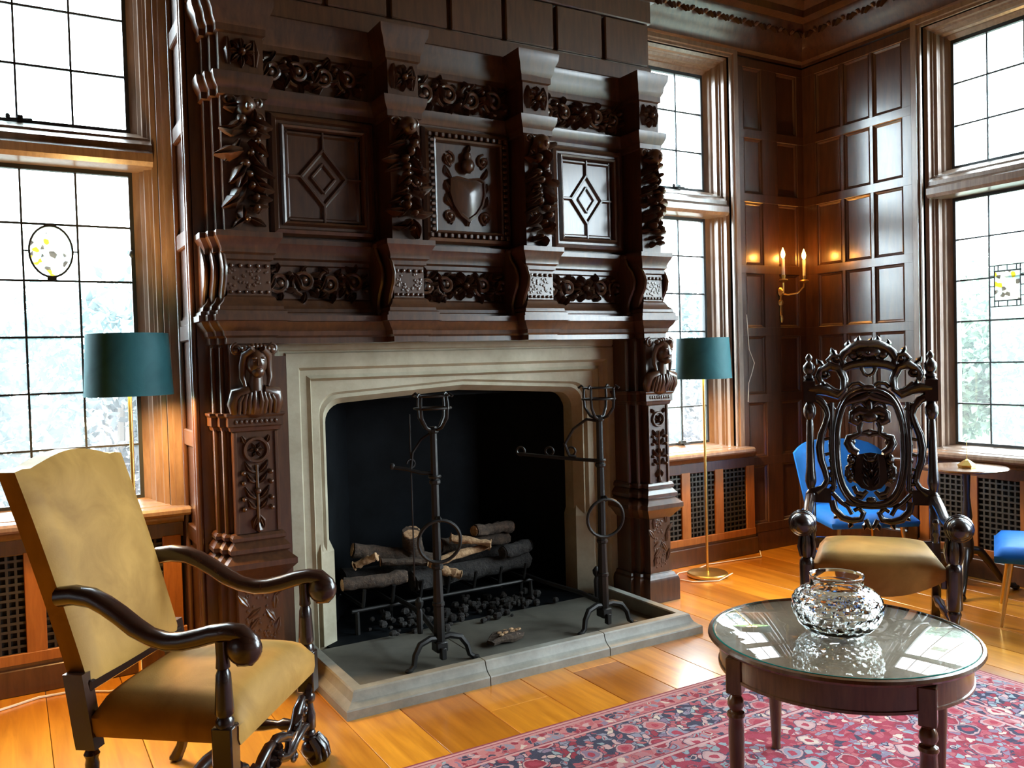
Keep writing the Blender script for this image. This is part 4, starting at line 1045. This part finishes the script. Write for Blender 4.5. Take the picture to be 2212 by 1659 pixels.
for i in range(nv-1): F += [(i*nu, (i+1)*nu, m+(i+1)*nu, m+i*nu), (i*nu+nu-1, (i+1)*nu+nu-1, m+(i+1)*nu+nu-1, m+i*nu+nu-1)]
mb.add(V, F); mb.build('backrest', 'gold_velvet', AC, smooth=50)
arm_c = [(-.545, .765), (-.49, .772), (-.43, .765), (-.385, .745), (-.335, .715), (-.285, .680), (-.235, .655), (-.18, .642), (-.13, .645), (-.08, .657), (-.03, .672), (.02, .680), (.06, .676), (.092, .655), (.098, .625), (.082, .602), (.056, .600), (.044, .618), (.054, .634)]
for q in (-1, 1):
    mb = MB(); P = []; R = []
    for i, (s_, z) in enumerate(arm_c):
        t = max(0, min(1, (s_+.54)/.55)); P.append((s_, q*(.275+.045*t), z)); R.append((.031 if i < 6 else .028) if i < 13 else .023)
    mb.tube(P, R, 10, flat=1.0, upv=(0, 1, 0))
    mb.ell((.068, q*.32, .632), (.053, .040, .052), 20, 14)
    for i in range(3): mb.T = None; mb.ell((.015+.022*i, q*.32, .698-.003*i), (.016, .012-.002*i, .006), 7, 4)
    mb.build('arm', 'arm_wood', AC, smooth=50)
    mb = MB(); turned(mb, 0, q*.32, [(.020, .655), (.019, .60), (.021, .575), (.016, .57), (.022, .555), (.024, .52), (.027, .46), (.028, .44), (.021, .43), (.027, .42), (.027, .40)])
    mb.box((-.032, q*.32-.028, .255), (.032, q*.32+.028, .405), .005)
    turned(mb, 0, q*.32, [(.026, .26), (.018, .25), (.026, .235), (.024, .22), (.016, .21), (.020, .185), (.025, .165), (.025, .12), (.018, .11), (.024, .10), (.022, .088), (.030, .08)])
    fl_ = mb.build('front_leg', 'chair_wood', AC, smooth=40)
    mb = MB(); mb.ell((.012, q*.32, .040), (.046, .042, .040), 12, 8)
    for a in (-.9, -.3, .3, .9): mb.tube([(.0+.028*math.cos(a), q*.32+.034*math.sin(a), .085), (.014+.044*math.cos(a), q*.32+.044*math.sin(a), .055), (.018+.048*math.cos(a), q*.32+.048*math.sin(a), .02), (.016+.044*math.cos(a), q*.32+.044*math.sin(a), .004)], [.012, .014, .012, .007], 7)
    mb.build('claw_foot', 'chair_wood', fl_, smooth=50)
    mb = MB(); mb.loops([[(x-.032, q*.270-.024, z), (x+.032, q*.270-.024, z), (x+.032, q*.270+.024, z), (x-.032, q*.270+.024, z)] for x, z in ((-.500, .53), (-.484, .42), (-.472, .335), (-.466, .30))], cap0=True, cap1=True)
    turned(mb, -.462, q*.27, [(.022, .31), (.017, .295), (.024, .28), (.018, .265), (.021, .25), (.017, .16), (.021, .13), (.016, .12), (.022, .105)])
    mb.tube([(-.462, q*.27, .11), (-.475, q*.27, .06), (-.50, q*.27, .012)], [.022, .02, .024], 8); mb.ell((-.50, q*.27, .014), (.026, .024, .014), 8, 5)
    mb.build('rear_leg', 'arm_wood', AC, smooth=40)
    mb = MB(); mb.lathe([(.014, 0), (.016, .05), (.024, .09), (.014, .11), (.022, .16), (.024, .22), (.014, .26), (.020, .30), (.024, .34), (.014, .38), (.014, .47)], (0, q*.305, .135), 10, (-1, -q*.075, 0)); mb.build('side_stretcher', 'chair_wood', AC, smooth=40)
MB().box((-.49, -.27, .47), (-.455, .27, .505), .005).build('back_rail', 'chair_wood', AC, smooth=0)
mb = MB(); mb.lathe([(.014, -.27), (.02, -.2), (.026, -.14), (.015, -.11), (.022, -.05), (.026, 0), (.022, .05), (.015, .11), (.026, .14), (.02, .2), (.014, .27)], (-.23, 0, .135), 10, (0, 1, 0)); mb.build('cross_stretcher', 'chair_wood', AC, smooth=40)
# pierced carved front stretcher, an arch of scrolls
F_ = frame((.0, 0, 0), (0, 1, 0), (0, 0, 1), (1, 0, 0)); mb = MB(F_)
for q in (-1, 1):
    mb.tube([(q*.30, .235, 0), (q*.26, .25, 0), (q*.215, .225, 0), (q*.18, .18, 0), (q*.13, .165, 0), (q*.08, .19, 0), (q*.03, .205, 0), (0, .20, 0)], [.012, .015, .018, .017, .016, .018, .018, .016], 8)
    mb.tube([(q*.30, .135, 0), (q*.25, .14, 0), (q*.20, .125, 0), (q*.15, .105, 0), (q*.10, .11, 0), (q*.05, .13, 0), (0, .125, 0)], [.013, .018, .013, .016, .016, .017, .018], 8)
    mb.tube([(q*.13, .165, 0), (q*.125, .135, 0), (q*.10, .11, 0)], .012, 7); mb.tube([(q*.05, .13, 0), (q*.055, .165, 0), (q*.03, .20, 0)], .012, 7)
    mb.tube([(q*.215, .225, 0), (q*.24, .19, 0), (q*.21, .16, 0), (q*.18, .18, 0)], .009, 6)
    spiral(mb, (q*.265, .205), .026, 1.2, 0, q, .008, 14); spiral(mb, (q*.16, .085), .022, 1.2, PI/2, -q, .008, 14)
    for v, a in ((.245, .5), (.18, .9), (.2, 1.3)): leaf(mb, q*(.27 if v > .2 else .15), v, PI/2-q*a, .06, .032, .02, .012)
rosette(mb, 0, .165, .045, .03, 8)
mb.build('carved_stretcher', 'chair_wood', AC, smooth=50)

# ------------------------------------------------------------------ carved throne chair
TC = thing('throne_chair', 'dark pierced and carved high-back armchair with gold velvet seat behind the round table', 'chair', (3.614, 2.662, 0), math.atan2(-.6361, -.7716))
TB = frame((-.5, 0, 0), (0, 1, 0), (-.119, 0, 1), (1, 0, .119))   # back plane (u, v, n)
zf = lambda s_, q: .36-.10*(s_**1.5)*(1-q*q*.8)+.0
cushion('seat', 'gold_velvet', TC, -.47, .0, .27, .30, .33, .435, .035, .04, zbf=zf, front_round=.05)
for q in (-1, 1):
    u = q*.312
    def atv(v): return np.array((-.5-.119*v, u, v))
    mb = MB(); ax = nrm((-.119, 0, 1))
    def pl_(prof, n=12): mb.lathe([(r, (h)*1.0071) for r, h in prof], (-.5, u, 0), n, ax)
    pl_([(.020, .44), (.026, .48), (.026, .60), (.018, .615), (.028, .635), (.030, .655), (.016, .675), (.022, .69), (.030, .72), (.030, .74), (.024, .80), (.021, .95), (.018, 1.05), (.016, 1.065), (.027, 1.08), (.034, 1.10), (.034, 1.13), (.024, 1.15), (.016, 1.165)])
    mb.loops([[tuple(atv(v)+np.array((a, b, -.12*a))) for a, b in ((-e, -e), (e, -e), (e, e), (-e, e))] for v, e in ((1.165, .022), (1.172, .031), (1.285, .031), (1.292, .022))], cap0=True, cap1=True)
    pl_([(.018, 1.29), (.030, 1.298), (.030, 1.310), (.016, 1.318), (.028, 1.332), (.034, 1.352), (.032, 1.370), (.018, 1.388), (.011, 1.396), (.018, 1.406), (.019, 1.418), (.010, 1.434), (.002, 1.44)])
    mb.build('back_post', 'chair_wood', TC, smooth=40)
    mb = MB(); mb.loops([[(x-.024, u-.022, z), (x+.024, u-.022, z), (x+.024, u+.022, z), (x-.024, u+.022, z)] for x, z in ((-.555, .46), (-.53, .28), (-.55, .10), (-.60, .0))], cap0=True, cap1=True); mb.build('rear_leg', 'chair_wood', TC, smooth=0)
    # arm: from the back post, dipping, to a carved knob
    mb = MB(); mb.tube([(-.57, q*.312, .635), (-.50, q*.315, .640), (-.40, q*.322, .615), (-.28, q*.328, .582), (-.16, q*.332, .578), (-.06, q*.336, .598), (.02, q*.34, .612)], [.022, .028, .027, .025, .027, .032, .036], 10)
    mb.ell((.055, q*.347, .604), (.078, .060, .058), 16, 10)
    for i in range(6): mb.torus((.0+.022*i, q*.347, .604), (.046, .056, .060, .057, .049, .034)[i], .006, (1, 0, .05), 20, 6)
    for i in range(5): leaf_p = mb.ell((-.02-.03*i, q*.337, .628-.006*i), (.022, .018, .010), 7, 4)
    mb.build('arm', 'chair_wood', TC, smooth=50)
    mb = MB(); turned(mb, 0, q*.33, [(.026, .585), (.030, .565), (.022, .545), (.030, .52), (.034, .48), (.030, .44), (.022, .425), (.034, .41), (.036, .39), (.036, .30), (.036, .21), (.026, .20), (.032, .185), (.024, .16), (.020, .10), (.022, .06), (.034, .05), (.034, .03), (.026, .0)])
    for i in range(6):
        a = i*PI/3; mb.tube([(.030*math.cos(a), q*.33+.030*math.sin(a), .43), (.040*math.cos(a), q*.33+.040*math.sin(a), .48), (.032*math.cos(a), q*.33+.032*math.sin(a), .545)], [.008, .011, .006], 6)
    mb.build('front_leg', 'chair_wood', TC, smooth=45)
    mb = MB(); turned(mb, -.40, q*.30, [(.012, .56), (.018, .545), (.010, .53), (.016, .50), (.018, .48), (.010, .465), (.014, .44)]); mb.build('arm_spindle', 'chair_wood', TC, smooth=40)
    MB().box((-.53, q*.285-.012, .30), (0, q*.285+.012, .345), .004).build('seat_rail', 'chair_wood', TC, smooth=0)
    mb = MB(); mb.lathe([(.016, 0), (.02, .08), (.026, .14), (.016, .17), (.024, .26), (.016, .35), (.026, .40), (.018, .52)], (0, q*.33, .13), 10, (-1, -q*.04, -.02)); mb.build('side_stretcher', 'chair_wood', TC, smooth=40)
MB().box((-.545, -.30, .36), (-.515, .30, .42), .005).build('rear_rail', 'chair_wood', TC, smooth=0)
# oval frame
mb = MB(TB); n = 44; oc = .912
def oval(k, e=0): 
    a = 2*PI*k/n; c, s_ = math.cos(a), math.sin(a)
    return ((.168+e)*math.copysign(abs(c)**.72, c), oc+(.31+e)*math.copysign(abs(s_)**.82, s_))
for e, r, lf in ((0, .0155, .0), (.020, .0065, .010)):
    pts = [(*oval(k, e), lf) for k in range(n)]; V = []; 
    for k in range(n):
        p, q_ = np.array(pts[k]), np.array(pts[(k+1) % n])-np.array(pts[k-1]); t = nrm(q_); s2 = np.array((t[1], -t[0], 0))
        V += [tuple(p+r*(math.cos(a)*s2+math.sin(a)*np.array((0, 0, 1)))) for a in np.linspace(0, 2*PI, 8, endpoint=False)]
    mb.add(V, [(k*8+j, ((k+1) % n)*8+j, ((k+1) % n)*8+(j+1) % 8, k*8+(j+1) % 8) for k in range(n) for j in range(8)])
mb.build('oval_frame', 'chair_wood', TC, smooth=60)
# central splat inside the oval
mb = MB(TB)
_r = 1.25
def T_(pts, r, n=7): mb.tube([(a, b, .0) for a, b in pts], [x*_r for x in r] if not np.isscalar(r) else r*_r, n)
for q in (-1, 1):
    T_([(0, 1.20), (q*.03, 1.185), (q*.06, 1.175), (q*.10, 1.165), (q*.125, 1.15)], [.022, .022, .018, .016, .012])
    T_([(q*.005, 1.13), (q*.04, 1.165), (q*.075, 1.155), (q*.085, 1.13), (q*.07, 1.115)], [.010, .012, .012, .011, .009])
    T_([(0, 1.10), (q*.05, 1.115), (q*.085, 1.095), (q*.088, 1.06), (q*.06, 1.045), (q*.045, 1.065)], [.02, .024, .022, .020, .018, .014])
    T_([(q*.045, 1.05), (q*.055, 1.02), (q*.050, .99), (q*.075, .975), (q*.105, .965), (q*.112, .935), (q*.095, .90), (q*.065, .88)], [.014, .014, .013, .014, .020, .022, .020, .018])
    T_([(0, 1.005), (q*.03, .995), (q*.055, .985)], .008); T_([(0, .975), (q*.02, .985), (q*.05, .985), (q*.085, .985)], .009)
    spiral(mb, (q*.095, .945), .026, 1.2, PI/2, -q, .009, 14); spiral(mb, (q*.06, 1.075), .024, 1.2, PI/2, -q, .009, 14)
    for v, L in ((.86, .07), (.82, .06), (.775, .065), (.73, .06)): leaf(mb, q*.055, v-.01, PI/2-q*1.0, L, .05, .02, -.008, q*.8); mb.ell((q*.105, v, .0), (.014, .016, .014), 7, 5)
    T_([(q*.09, .70), (q*.075, .665), (q*.04, .655), (q*.02, .675)], [.010, .012, .012, .010]); T_([(q*.02, .675), (q*.05, .635), (q*.08, .645)], .010)
mb.prism([(-.085, .73), (-.075, .84), (-.06, .875), (0, .885), (.06, .875), (.075, .84), (.085, .73), (.05, .69), (.0, .675), (-.05, .69)], -.014, .014)
for v, L in ((.70, .06), (.745, .065), (.79, .06), (.835, .05)):
    for q in (-1, 1): leaf(mb, q*.01, v, PI/2-q*.85, L, .04, .022, .012, q*.7)
rosette(mb, 0, .785, .048, .036, 8); mb.ell((0, .845, .016), (.03, .018, .014), 8, 5)
for q in (-1, 1):
    spiral(mb, (q*.095, .84), .024, 1.2, PI/2, -q, .009, 14); spiral(mb, (q*.10, .745), .024, 1.2, -PI/2, q, .009, 14); T_([(q*.09, .73), (q*.122, .76), (q*.118, .80), (q*.098, .815)], [.010, .012, .012, .010])
mb.ell((0, 1.135, .0), (.022, .05, .022), 9, 6); mb.ell((0, 1.08, .006), (.05, .035, .024), 10, 6); mb.ell((0, .625, 0), (.03, .02, .018), 8, 5)
mb.build('splat', 'chair_wood', TC, smooth=60)
# crest and flanking S scrolls
TBc = lambda p: TB((p[0], p[1] if p[1] < 1.2 else 1.2+(p[1]-1.2)*.90, p[2]*1.15))
mb = MB(TBc)
_r = 1.18
def T_(pts, r, n=7): mb.tube([(a, b, .0) for a, b in pts], [x*_r for x in r] if not np.isscalar(r) else r*_r, n)
for q in (-1, 1):
    T_([(q*.315, 1.235), (q*.26, 1.24), (q*.21, 1.225), (q*.165, 1.20), (q*.13, 1.235), (q*.125, 1.30), (q*.15, 1.365), (q*.20, 1.385), (q*.245, 1.36), (q*.262, 1.32), (q*.25, 1.285)], [.026, .03, .026, .020, .018, .020, .024, .026, .022, .018, .013])
    T_([(q*.135, 1.22), (q*.175, 1.225), (q*.205, 1.25), (q*.225, 1.275)], [.014, .016, .014, .010])
    T_([(q*.14, 1.345), (q*.13, 1.40), (q*.155, 1.44), (q*.19, 1.445), (q*.21, 1.42), (q*.195, 1.40)], [.020, .018, .018, .016, .013, .010])
    T_([(0, 1.505), (q*.05, 1.51), (q*.09, 1.49), (q*.125, 1.46), (q*.14, 1.42)], [.030, .030, .026, .022, .018])
    T_([(0, 1.40), (q*.05, 1.395), (q*.095, 1.385), (q*.135, 1.365)], [.030, .026, .024, .022])
    T_([(q*.03, 1.40), (q*.035, 1.36), (q*.02, 1.33), (0, 1.318)], [.014, .012, .010, .010])
    T_([(q*.02, 1.25), (q*.05, 1.275), (q*.085, 1.27), (q*.105, 1.245)], [.012, .013, .012, .011])
    mb.ell((q*.075, 1.45, .0), (.03, .035, .022), 9, 6)
    spiral(mb, (q*.165, 1.425), .030, 1.3, PI, q, .010, 16); spiral(mb, (q*.225, 1.335), .036, 1.2, PI/2, -q, .010, 16)
    for u, v, a in ((.10, 1.50, .3), (.165, 1.46, .8), (.235, 1.40, 1.0), (.05, 1.525, .2), (.275, 1.25, 1.8), (.225, 1.255, .6)): leaf(mb, q*u, v-.01, PI/2-q*a, .055, .04, .022, -.006, q*.6)
    # side S scrolls
    T_([(q*.30, 1.195), (q*.255, 1.17), (q*.225, 1.13), (q*.215, 1.09), (q*.23, 1.04), (q*.252, .98), (q*.262, .91), (q*.255, .84), (q*.235, .78), (q*.225, .73), (q*.245, .69), (q*.285, .665)], [.02, .02, .018, .016, .016, .018, .020, .018, .016, .015, .016, .022])
    for v in (1.14, 1.05, .955, .87, .79, .71): T_([(q*.178, v-.02), (q*.205, v+.008), (q*.235, v)], [.008, .010, .008]); mb.ell((q*.20, v-.03, 0), (.018, .022, .014), 7, 5)
    T_([(q*.195, 1.16), (q*.20, .912), (q*.19, .68)], [.012, .014, .012])
    mb.loops([[(q*.205, v, -.016), (q*.315, v, -.016), (q*.315, v, .016), (q*.205, v, .016)] for v in (.605, .685)], cap0=True, cap1=True)
    # lower scrolls
    T_([(q*.20, .62), (q*.19, .57), (q*.15, .525), (q*.10, .51), (q*.055, .52), (q*.04, .555), (q*.065, .58), (q*.09, .565)], [.018, .018, .018, .016, .015, .014, .012, .010])
    T_([(q*.20, .66), (q*.155, .61), (q*.12, .585), (q*.10, .545)], [.012, .012, .011, .010]); T_([(q*.03, .52), (q*.015, .485), (0, .475)], .012)
    T_([(q*.13, .62), (q*.10, .60), (q*.05, .60), (0, .595)], [.012, .012, .012, .012])
    for u, v, a in ((.165, .545, 2.3), (.10, .505, 2.7), (.03, .50, 2.9)): leaf(mb, q*u, v, PI/2-q*a, .04, .035, .018, -.006)
mb.ell((0, 1.465, .004), (.075, .045, .03), 12, 7); mb.ell((0, 1.515, .0), (.045, .022, .022), 9, 6); rosette(mb, 0, 1.455, .06, .035, 9); leaf(mb, 0, 1.51, PI/2-.5, .05, .035, .02)
mb.ell((0, 1.245, .006), (.045, .022, .02), 9, 6)
mb.build('carved_crest', 'chair_wood', TC, smooth=60)

# ------------------------------------------------------------------ round table with glass top
TX, TY, TZ, TR = 2.262, 1.81, .55, .414
RT_ = thing('round_table', 'round wooden coffee table with a glass top standing on the rug', 'table', (TX, TY, .011), math.radians(30))
Z = TZ-.011
MB().lathe([(.05, Z-.034), (TR-.040, Z-.034), (TR-.022, Z-.030), (TR-.022, Z-.026), (TR-.006, Z-.022), (TR, Z-.014), (TR-.003, Z-.005), (TR-.012, Z-.002), (TR-.018, Z-.004), (TR-.022, Z-.0075), (.05, Z-.0075)], n=72).build('tabletop', 'table_wood', RT_, smooth=30)
MB().lathe([(.01, Z-.0078), (TR-.026, Z-.0078), (TR-.026, Z-.0070), (.01, Z-.0070)], n=72).build('tabletop_veneer', 'veneer', RT_, smooth=0)
MB().lathe([(.01, Z-.0065), (TR-.021, Z-.0065), (TR-.018, Z-.0045), (TR-.018, Z-.0015), (TR-.021, Z), (.01, Z)], n=72).build('glass_top', 'table_glass', RT_, smooth=30)
MB().lathe([(TR-.0185, Z-.005), (TR-.0172, Z-.0045), (TR-.0172, Z-.0015), (TR-.0185, Z-.001)], n=72, cap=False).build('glass_rim', 'glass_edge', RT_, smooth=30)
mb = MB(); ro, ri = TR-.036, TR-.056; n = 64
mb.loops([[(r*math.cos(2*PI*k/n), r*math.sin(2*PI*k/n), z) for k in range(n)] for r, z in ((ri, Z-.033), (ro, Z-.033), (ro, Z-.10), (ro+.004, Z-.102), (ro+.004, Z-.110), (ri, Z-.110), (ri, Z-.033))]); mb.build('apron', 'table_wood', RT_, smooth=30)
for qx in (-1, 1):
    for qy in (-1, 1):
        lx, ly = qx*.268, qy*.268
        mb = MB(); mb.box((lx-.024, ly-.024, Z-.145), (lx+.024, ly+.024, Z-.034), .003)
        mb.lathe([(.022, Z-.145), (.016, Z-.152), (.024, Z-.166), (.026, Z-.182), (.020, Z-.195), (.017, Z-.20), (.026, Z-.206), (.028, Z-.216), (.022, Z-.226), (.024, Z-.26), (.024, Z-.32), (.017, .04), (.015, .02), (.017, .0)], (lx, ly, 0), 14)
        mb.build('leg', 'table_wood', RT_, smooth=35)

# ------------------------------------------------------------------ cut glass bowl
GB = thing('glass_bowl', 'cut crystal rose bowl with a plain collar on the round table', 'bowl', (2.255, 1.815, TZ))
n = 48
cp = [(.060, .0), (.083, .003), (.104, .016), (.121, .034), (.133, .054), (.140, .075), (.141, .096), (.135, .116), (.121, .132), (.101, .143), (.085, .147)]
body = []
for (r0_, z0_), (r1_, z1_) in zip(cp[:-1], cp[1:]): body += [(r0_, z0_), ((r0_+r1_)/2, (z0_+z1_)/2)]
out = [(.0, .0)]+body+[(.083, .150), (.081, .158), (.082, .176), (.084, .185), (.083, .187)]
inn = [(.079, .185), (.0755, .157), (.078, .145), (.092, .135), (.108, .124), (.121, .109), (.127, .092), (.125, .074), (.114, .05), (.096, .03), (.06, .018), (.0, .016)]
mb = MB(); L = []
for i, (r, z) in enumerate(out+inn):
    L.append([])
    for k in range(n):
        a = 2*PI*(k+.5*(i % 2))/n
        rr = max(r, 1e-4)
        if 2 < i < len(out)-7: rr *= 1-.026*((i//2+k) % 2)-.02*((k % 6) in (0,))
        L[-1].append((rr*math.cos(a), rr*math.sin(a), z))
mb.loops(L, cap0=False, cap1=False); mb.build('bowl', 'crystal', GB, smooth=8)

# ------------------------------------------------------------------ floor lamps
def floor_lamp(x, y, zb, zt, label):
    t = thing('floor_lamp', label, 'lamp', (x, y, 0), 0, 'brass floor lamps with teal shades')
    MB().lathe([(.02, 0), (.128, 0), (.132, .006), (.132, .020), (.126, .026), (.03, .030), (.014, .036)], n=40).build('base', 'brass', t, smooth=30)
    MB().tube([(0, 0, .03), (0, 0, zt-.08)], .0085, 12).build('pole', 'brass', t)
    r0_, r1_ = .182, .168
    MB().lathe([(r0_, zb), (r1_, zt), (r1_-.004, zt), (r0_-.004, zb), (r0_, zb)], n=56, cap=False).build('lamp_shade', 'teal_velvet', t, smooth=30)
    mb = MB(); 
    for k in range(3): mb.tube([(0, 0, zt-.03), (r1_*math.cos(2*PI*k/3), r1_*math.sin(2*PI*k/3), zt-.012)], .003, 6)
    mb.lathe([(.016, zt-.10), (.018, zt-.05), (.012, zt-.03)], n=12); mb.build('shade_carrier', 'brass', t)
    for q in (-1, 1): 
        mb = MB(); mb.ell((q*.06, 0, (zb+zt)/2+.01), (.028, .028, .036), 12, 8); mb.build('bulb', 'bulb', t)
        MB().tube([(0, 0, zt-.085), (q*.03, 0, (zb+zt)/2-.04), (q*.06, 0, (zb+zt)/2-.02)], .007, 7).build('lamp_arm', 'brass', t)
    lamp('lamp_light', (x, y, (zb+zt)/2-.05), 28.0, (1.0, .56, .20), .06)
    return t
floor_lamp(3.895, 4.15, 1.295, 1.558, 'slender brass floor lamp with teal drum shade standing before the narrow window')
floor_lamp(.455, 4.08, 1.340, 1.610, 'brass floor lamp with teal drum shade standing behind the gold armchair')
# cables
mb = MB(); mb.tube([(3.90, 4.28, .012), (3.78, 4.30, .006), (3.66, 4.22, .006), (3.70, 4.08, .006), (3.85, 4.0, .006), (3.99, 4.02, .03)], .004, 6)
mb.tube([(3.9, 4.28, .012), (4.1, 4.36, .006), (4.35, 4.33, .006), (4.55, 4.30, .006), (4.6, 4.36, .03)], .004, 6); tag(mb.build('power_cord', 'cable'), 'thin pale cord curling round the base of the lamp by the narrow window', 'cord')
mb = MB(); mb.tube([(-1.0, 4.0, .006), (-.5, 4.12, .006), (-.2, 4.22, .006), (-.05, 4.28, .006), (.06, 4.33, .006), (.2, 4.32, .006), (.34, 4.22, .006), (.42, 4.15, .03)], .0055, 6); tag(mb.build('power_cord', 'cable'), 'pale cable running over the floor along the skirting behind the gold armchair', 'cord')
mb = MB(); mb.tube([(4.585, 4.428, 1.73), (4.59, 4.425, 1.60), (4.60, 4.425, 1.48), (4.65, 4.425, 1.38), (4.62, 4.425, 1.30), (4.59, 4.425, 1.24), (4.585, 4.43, 1.1)], .003, 5); tag(mb.build('power_cord', 'cable'), 'thin pale wire hanging down the wood panel beside the narrow window', 'cord')

# ------------------------------------------------------------------ sconce
SC = thing('wall_sconce', 'brass two-armed candle sconce glowing on the panelled corner', 'sconce', (4.955, 4.445, 1.885), world=True)
mb = MB(); mb.lathe([(.002, 0), (.030, .004), (.034, .010), (.022, .020), (.010, .028), (.004, .034)], (4.955, 4.448, 1.90), 14, (0, -1, 0)); mb.lathe([(.022, 0), (.026, .006), (.018, .014), (.004, .018)], (4.955, 4.448, 1.82), 12, (0, -1, 0)); mb.box((4.945, 4.436, 1.72), (4.965, 4.448, 1.90), .003); mb.ell((4.955, 4.436, 1.70), (.012, .010, .03), 8, 6)
mb.build('backplate', 'old_brass', SC)
for q, nm in ((-1, 'arm'), (1, 'arm')):
    x = 4.97+q*.11; y = 4.33
    mb = MB(); mb.tube([(4.955, 4.43, 1.885), (4.955+q*.03, 4.40, 1.875), (4.962+q*.075, 4.355, 1.885), (x-q*.004, 4.333, 1.93), (x, y, 1.965)], [.008, .007, .006, .006, .007], 8)
    mb.lathe([(.006, 1.955), (.022, 1.965), (.034, 1.972), (.030, 1.980), (.012, 1.984), (.016, 2.0), (.016, 2.01), (.012, 2.012)], (x, y, 0), 14)
    a_ = build_w(mb, 'arm', 'old_brass', SC)
    build_w(MB().lathe([(.0115, 2.008), (.0115, 2.125), (.009, 2.13), (.003, 2.131)], (x, y, 0), 12), 'candle', 'wax', a_)
    build_w(MB().lathe([(.004, 2.128), (.012, 2.140), (.0165, 2.158), (.013, 2.178), (.006, 2.196), (.001, 2.21)], (x, y, 0), 12), 'flame_bulb', 'flame', a_)
    lamp('candle_light', (x, y-.004, 2.165), 4.0, (1.0, .38, .065), .018)

# ------------------------------------------------------------------ blue chairs
def shell_chair(loc, rz, label):
    t = thing('lounge_chair', label, 'chair', loc, rz, 'blue velvet lounge chairs')
    cushion('seat', 'blue_velvet', t, -.26, .28, .26, .28, .34, .41, .02, .035)
    mb = MB(); nu, nv = 17, 9; V = []; F = []
    for s_ in (0, 1):
        for i in range(nv):
            for j in range(nu):
                u = -1+2*j/(nu-1); v = i/(nv-1)
                wd = .27+.035*v; top = .50*(1-.16*abs(u)**4)
                x = -.255-.11*v+.13*u*u*(1-.35*v); z = .34+v*top
                e = min(1-abs(u), 1-v, v+.12); th = .045*min(1, .35+e*4)
                V.append((x+(th if s_ else -th*.6), u*wd, z))
    m = nu*nv
    for k in (0, m): F += [(k+i*nu+j, k+i*nu+j+1, k+(i+1)*nu+j+1, k+(i+1)*nu+j) for i in range(nv-1) for j in range(nu-1)]
    for j in range(nu-1): F += [(j, j+1, m+j+1, m+j), ((nv-1)*nu+j, (nv-1)*nu+j+1, m+(nv-1)*nu+j+1, m+(nv-1)*nu+j)]
    for i in range(nv-1): F += [(i*nu, (i+1)*nu, m+(i+1)*nu, m+i*nu), (i*nu+nu-1, (i+1)*nu+nu-1, m+(i+1)*nu+nu-1, m+i*nu+nu-1)]
    mb.add(V, F); mb.build('backrest', 'blue_velvet', t, smooth=50)
    for qx, qy in ((1, 1), (1, -1), (-1, 1), (-1, -1)):
        MB().tube([(qx*.20, qy*.20, .35), (qx*.25, qy*.235, .0)], [.014, .008], 10).build('leg', 'old_brass', t)
    return t
shell_chair((4.75, 3.66, 0), math.radians(-118), 'blue velvet lounge chair in the panelled corner behind the carved throne chair')
shell_chair((4.70, 2.40, 0), math.radians(120), 'blue velvet lounge chair in front of the side window, cut off by the picture edge')

# ------------------------------------------------------------------ tripod side table and brass piece
TS = thing('tripod_table', 'small round dark wood tripod table under the side window', 'table', (4.90, 3.0, 0))
MB().lathe([(.03, .717), (.20, .719), (.222, .725), (.226, .732), (.220, .737), (.212, .735), (.02, .735)], n=48).build('tabletop', 'table_wood', TS, smooth=30)
MB().lathe([(.05, .710), (.05, .718), (.022, .69), (.018, .56), (.024, .50), (.030, .44), (.022, .40), (.026, .36), (.036, .28), (.034, .20), (.016, .16)], n=14).build('pedestal', 'black_wood', TS, smooth=40)
for k in range(3):
    a = math.radians(-35+120*k); c, s_ = math.cos(a), math.sin(a)
    mb = MB(); mb.tube([(c*.02, s_*.02, .24), (c*.07, s_*.07, .235), (c*.13, s_*.13, .16), (c*.19, s_*.19, .07), (c*.24, s_*.24, .028), (c*.27, s_*.27, .022)], [.026, .026, .022, .018, .016, .020], 9); mb.ell((c*.275, s_*.275, .014), (.03, .022, .014), 9, 6); mb.build('leg', 'black_wood', TS, smooth=50)
BP = thing('brass_ornament', 'small faceted brass ornament with an upright needle on the tripod table', 'ornament', (4.89, 2.99, .7355))
MB().lathe([(.022, 0), (.046, .0), (.052, .016), (.016, .044), (.004, .05)], n=6).build('base', 'brass', BP, smooth=0)
MB().tube([(0, 0, .045), (0, 0, .16)], [.0022, .0012], 6).build('needle', 'brass', BP)

for o in bpy.data.objects:
    for k in ('_w', '_o'):
        if k in o: del o[k]
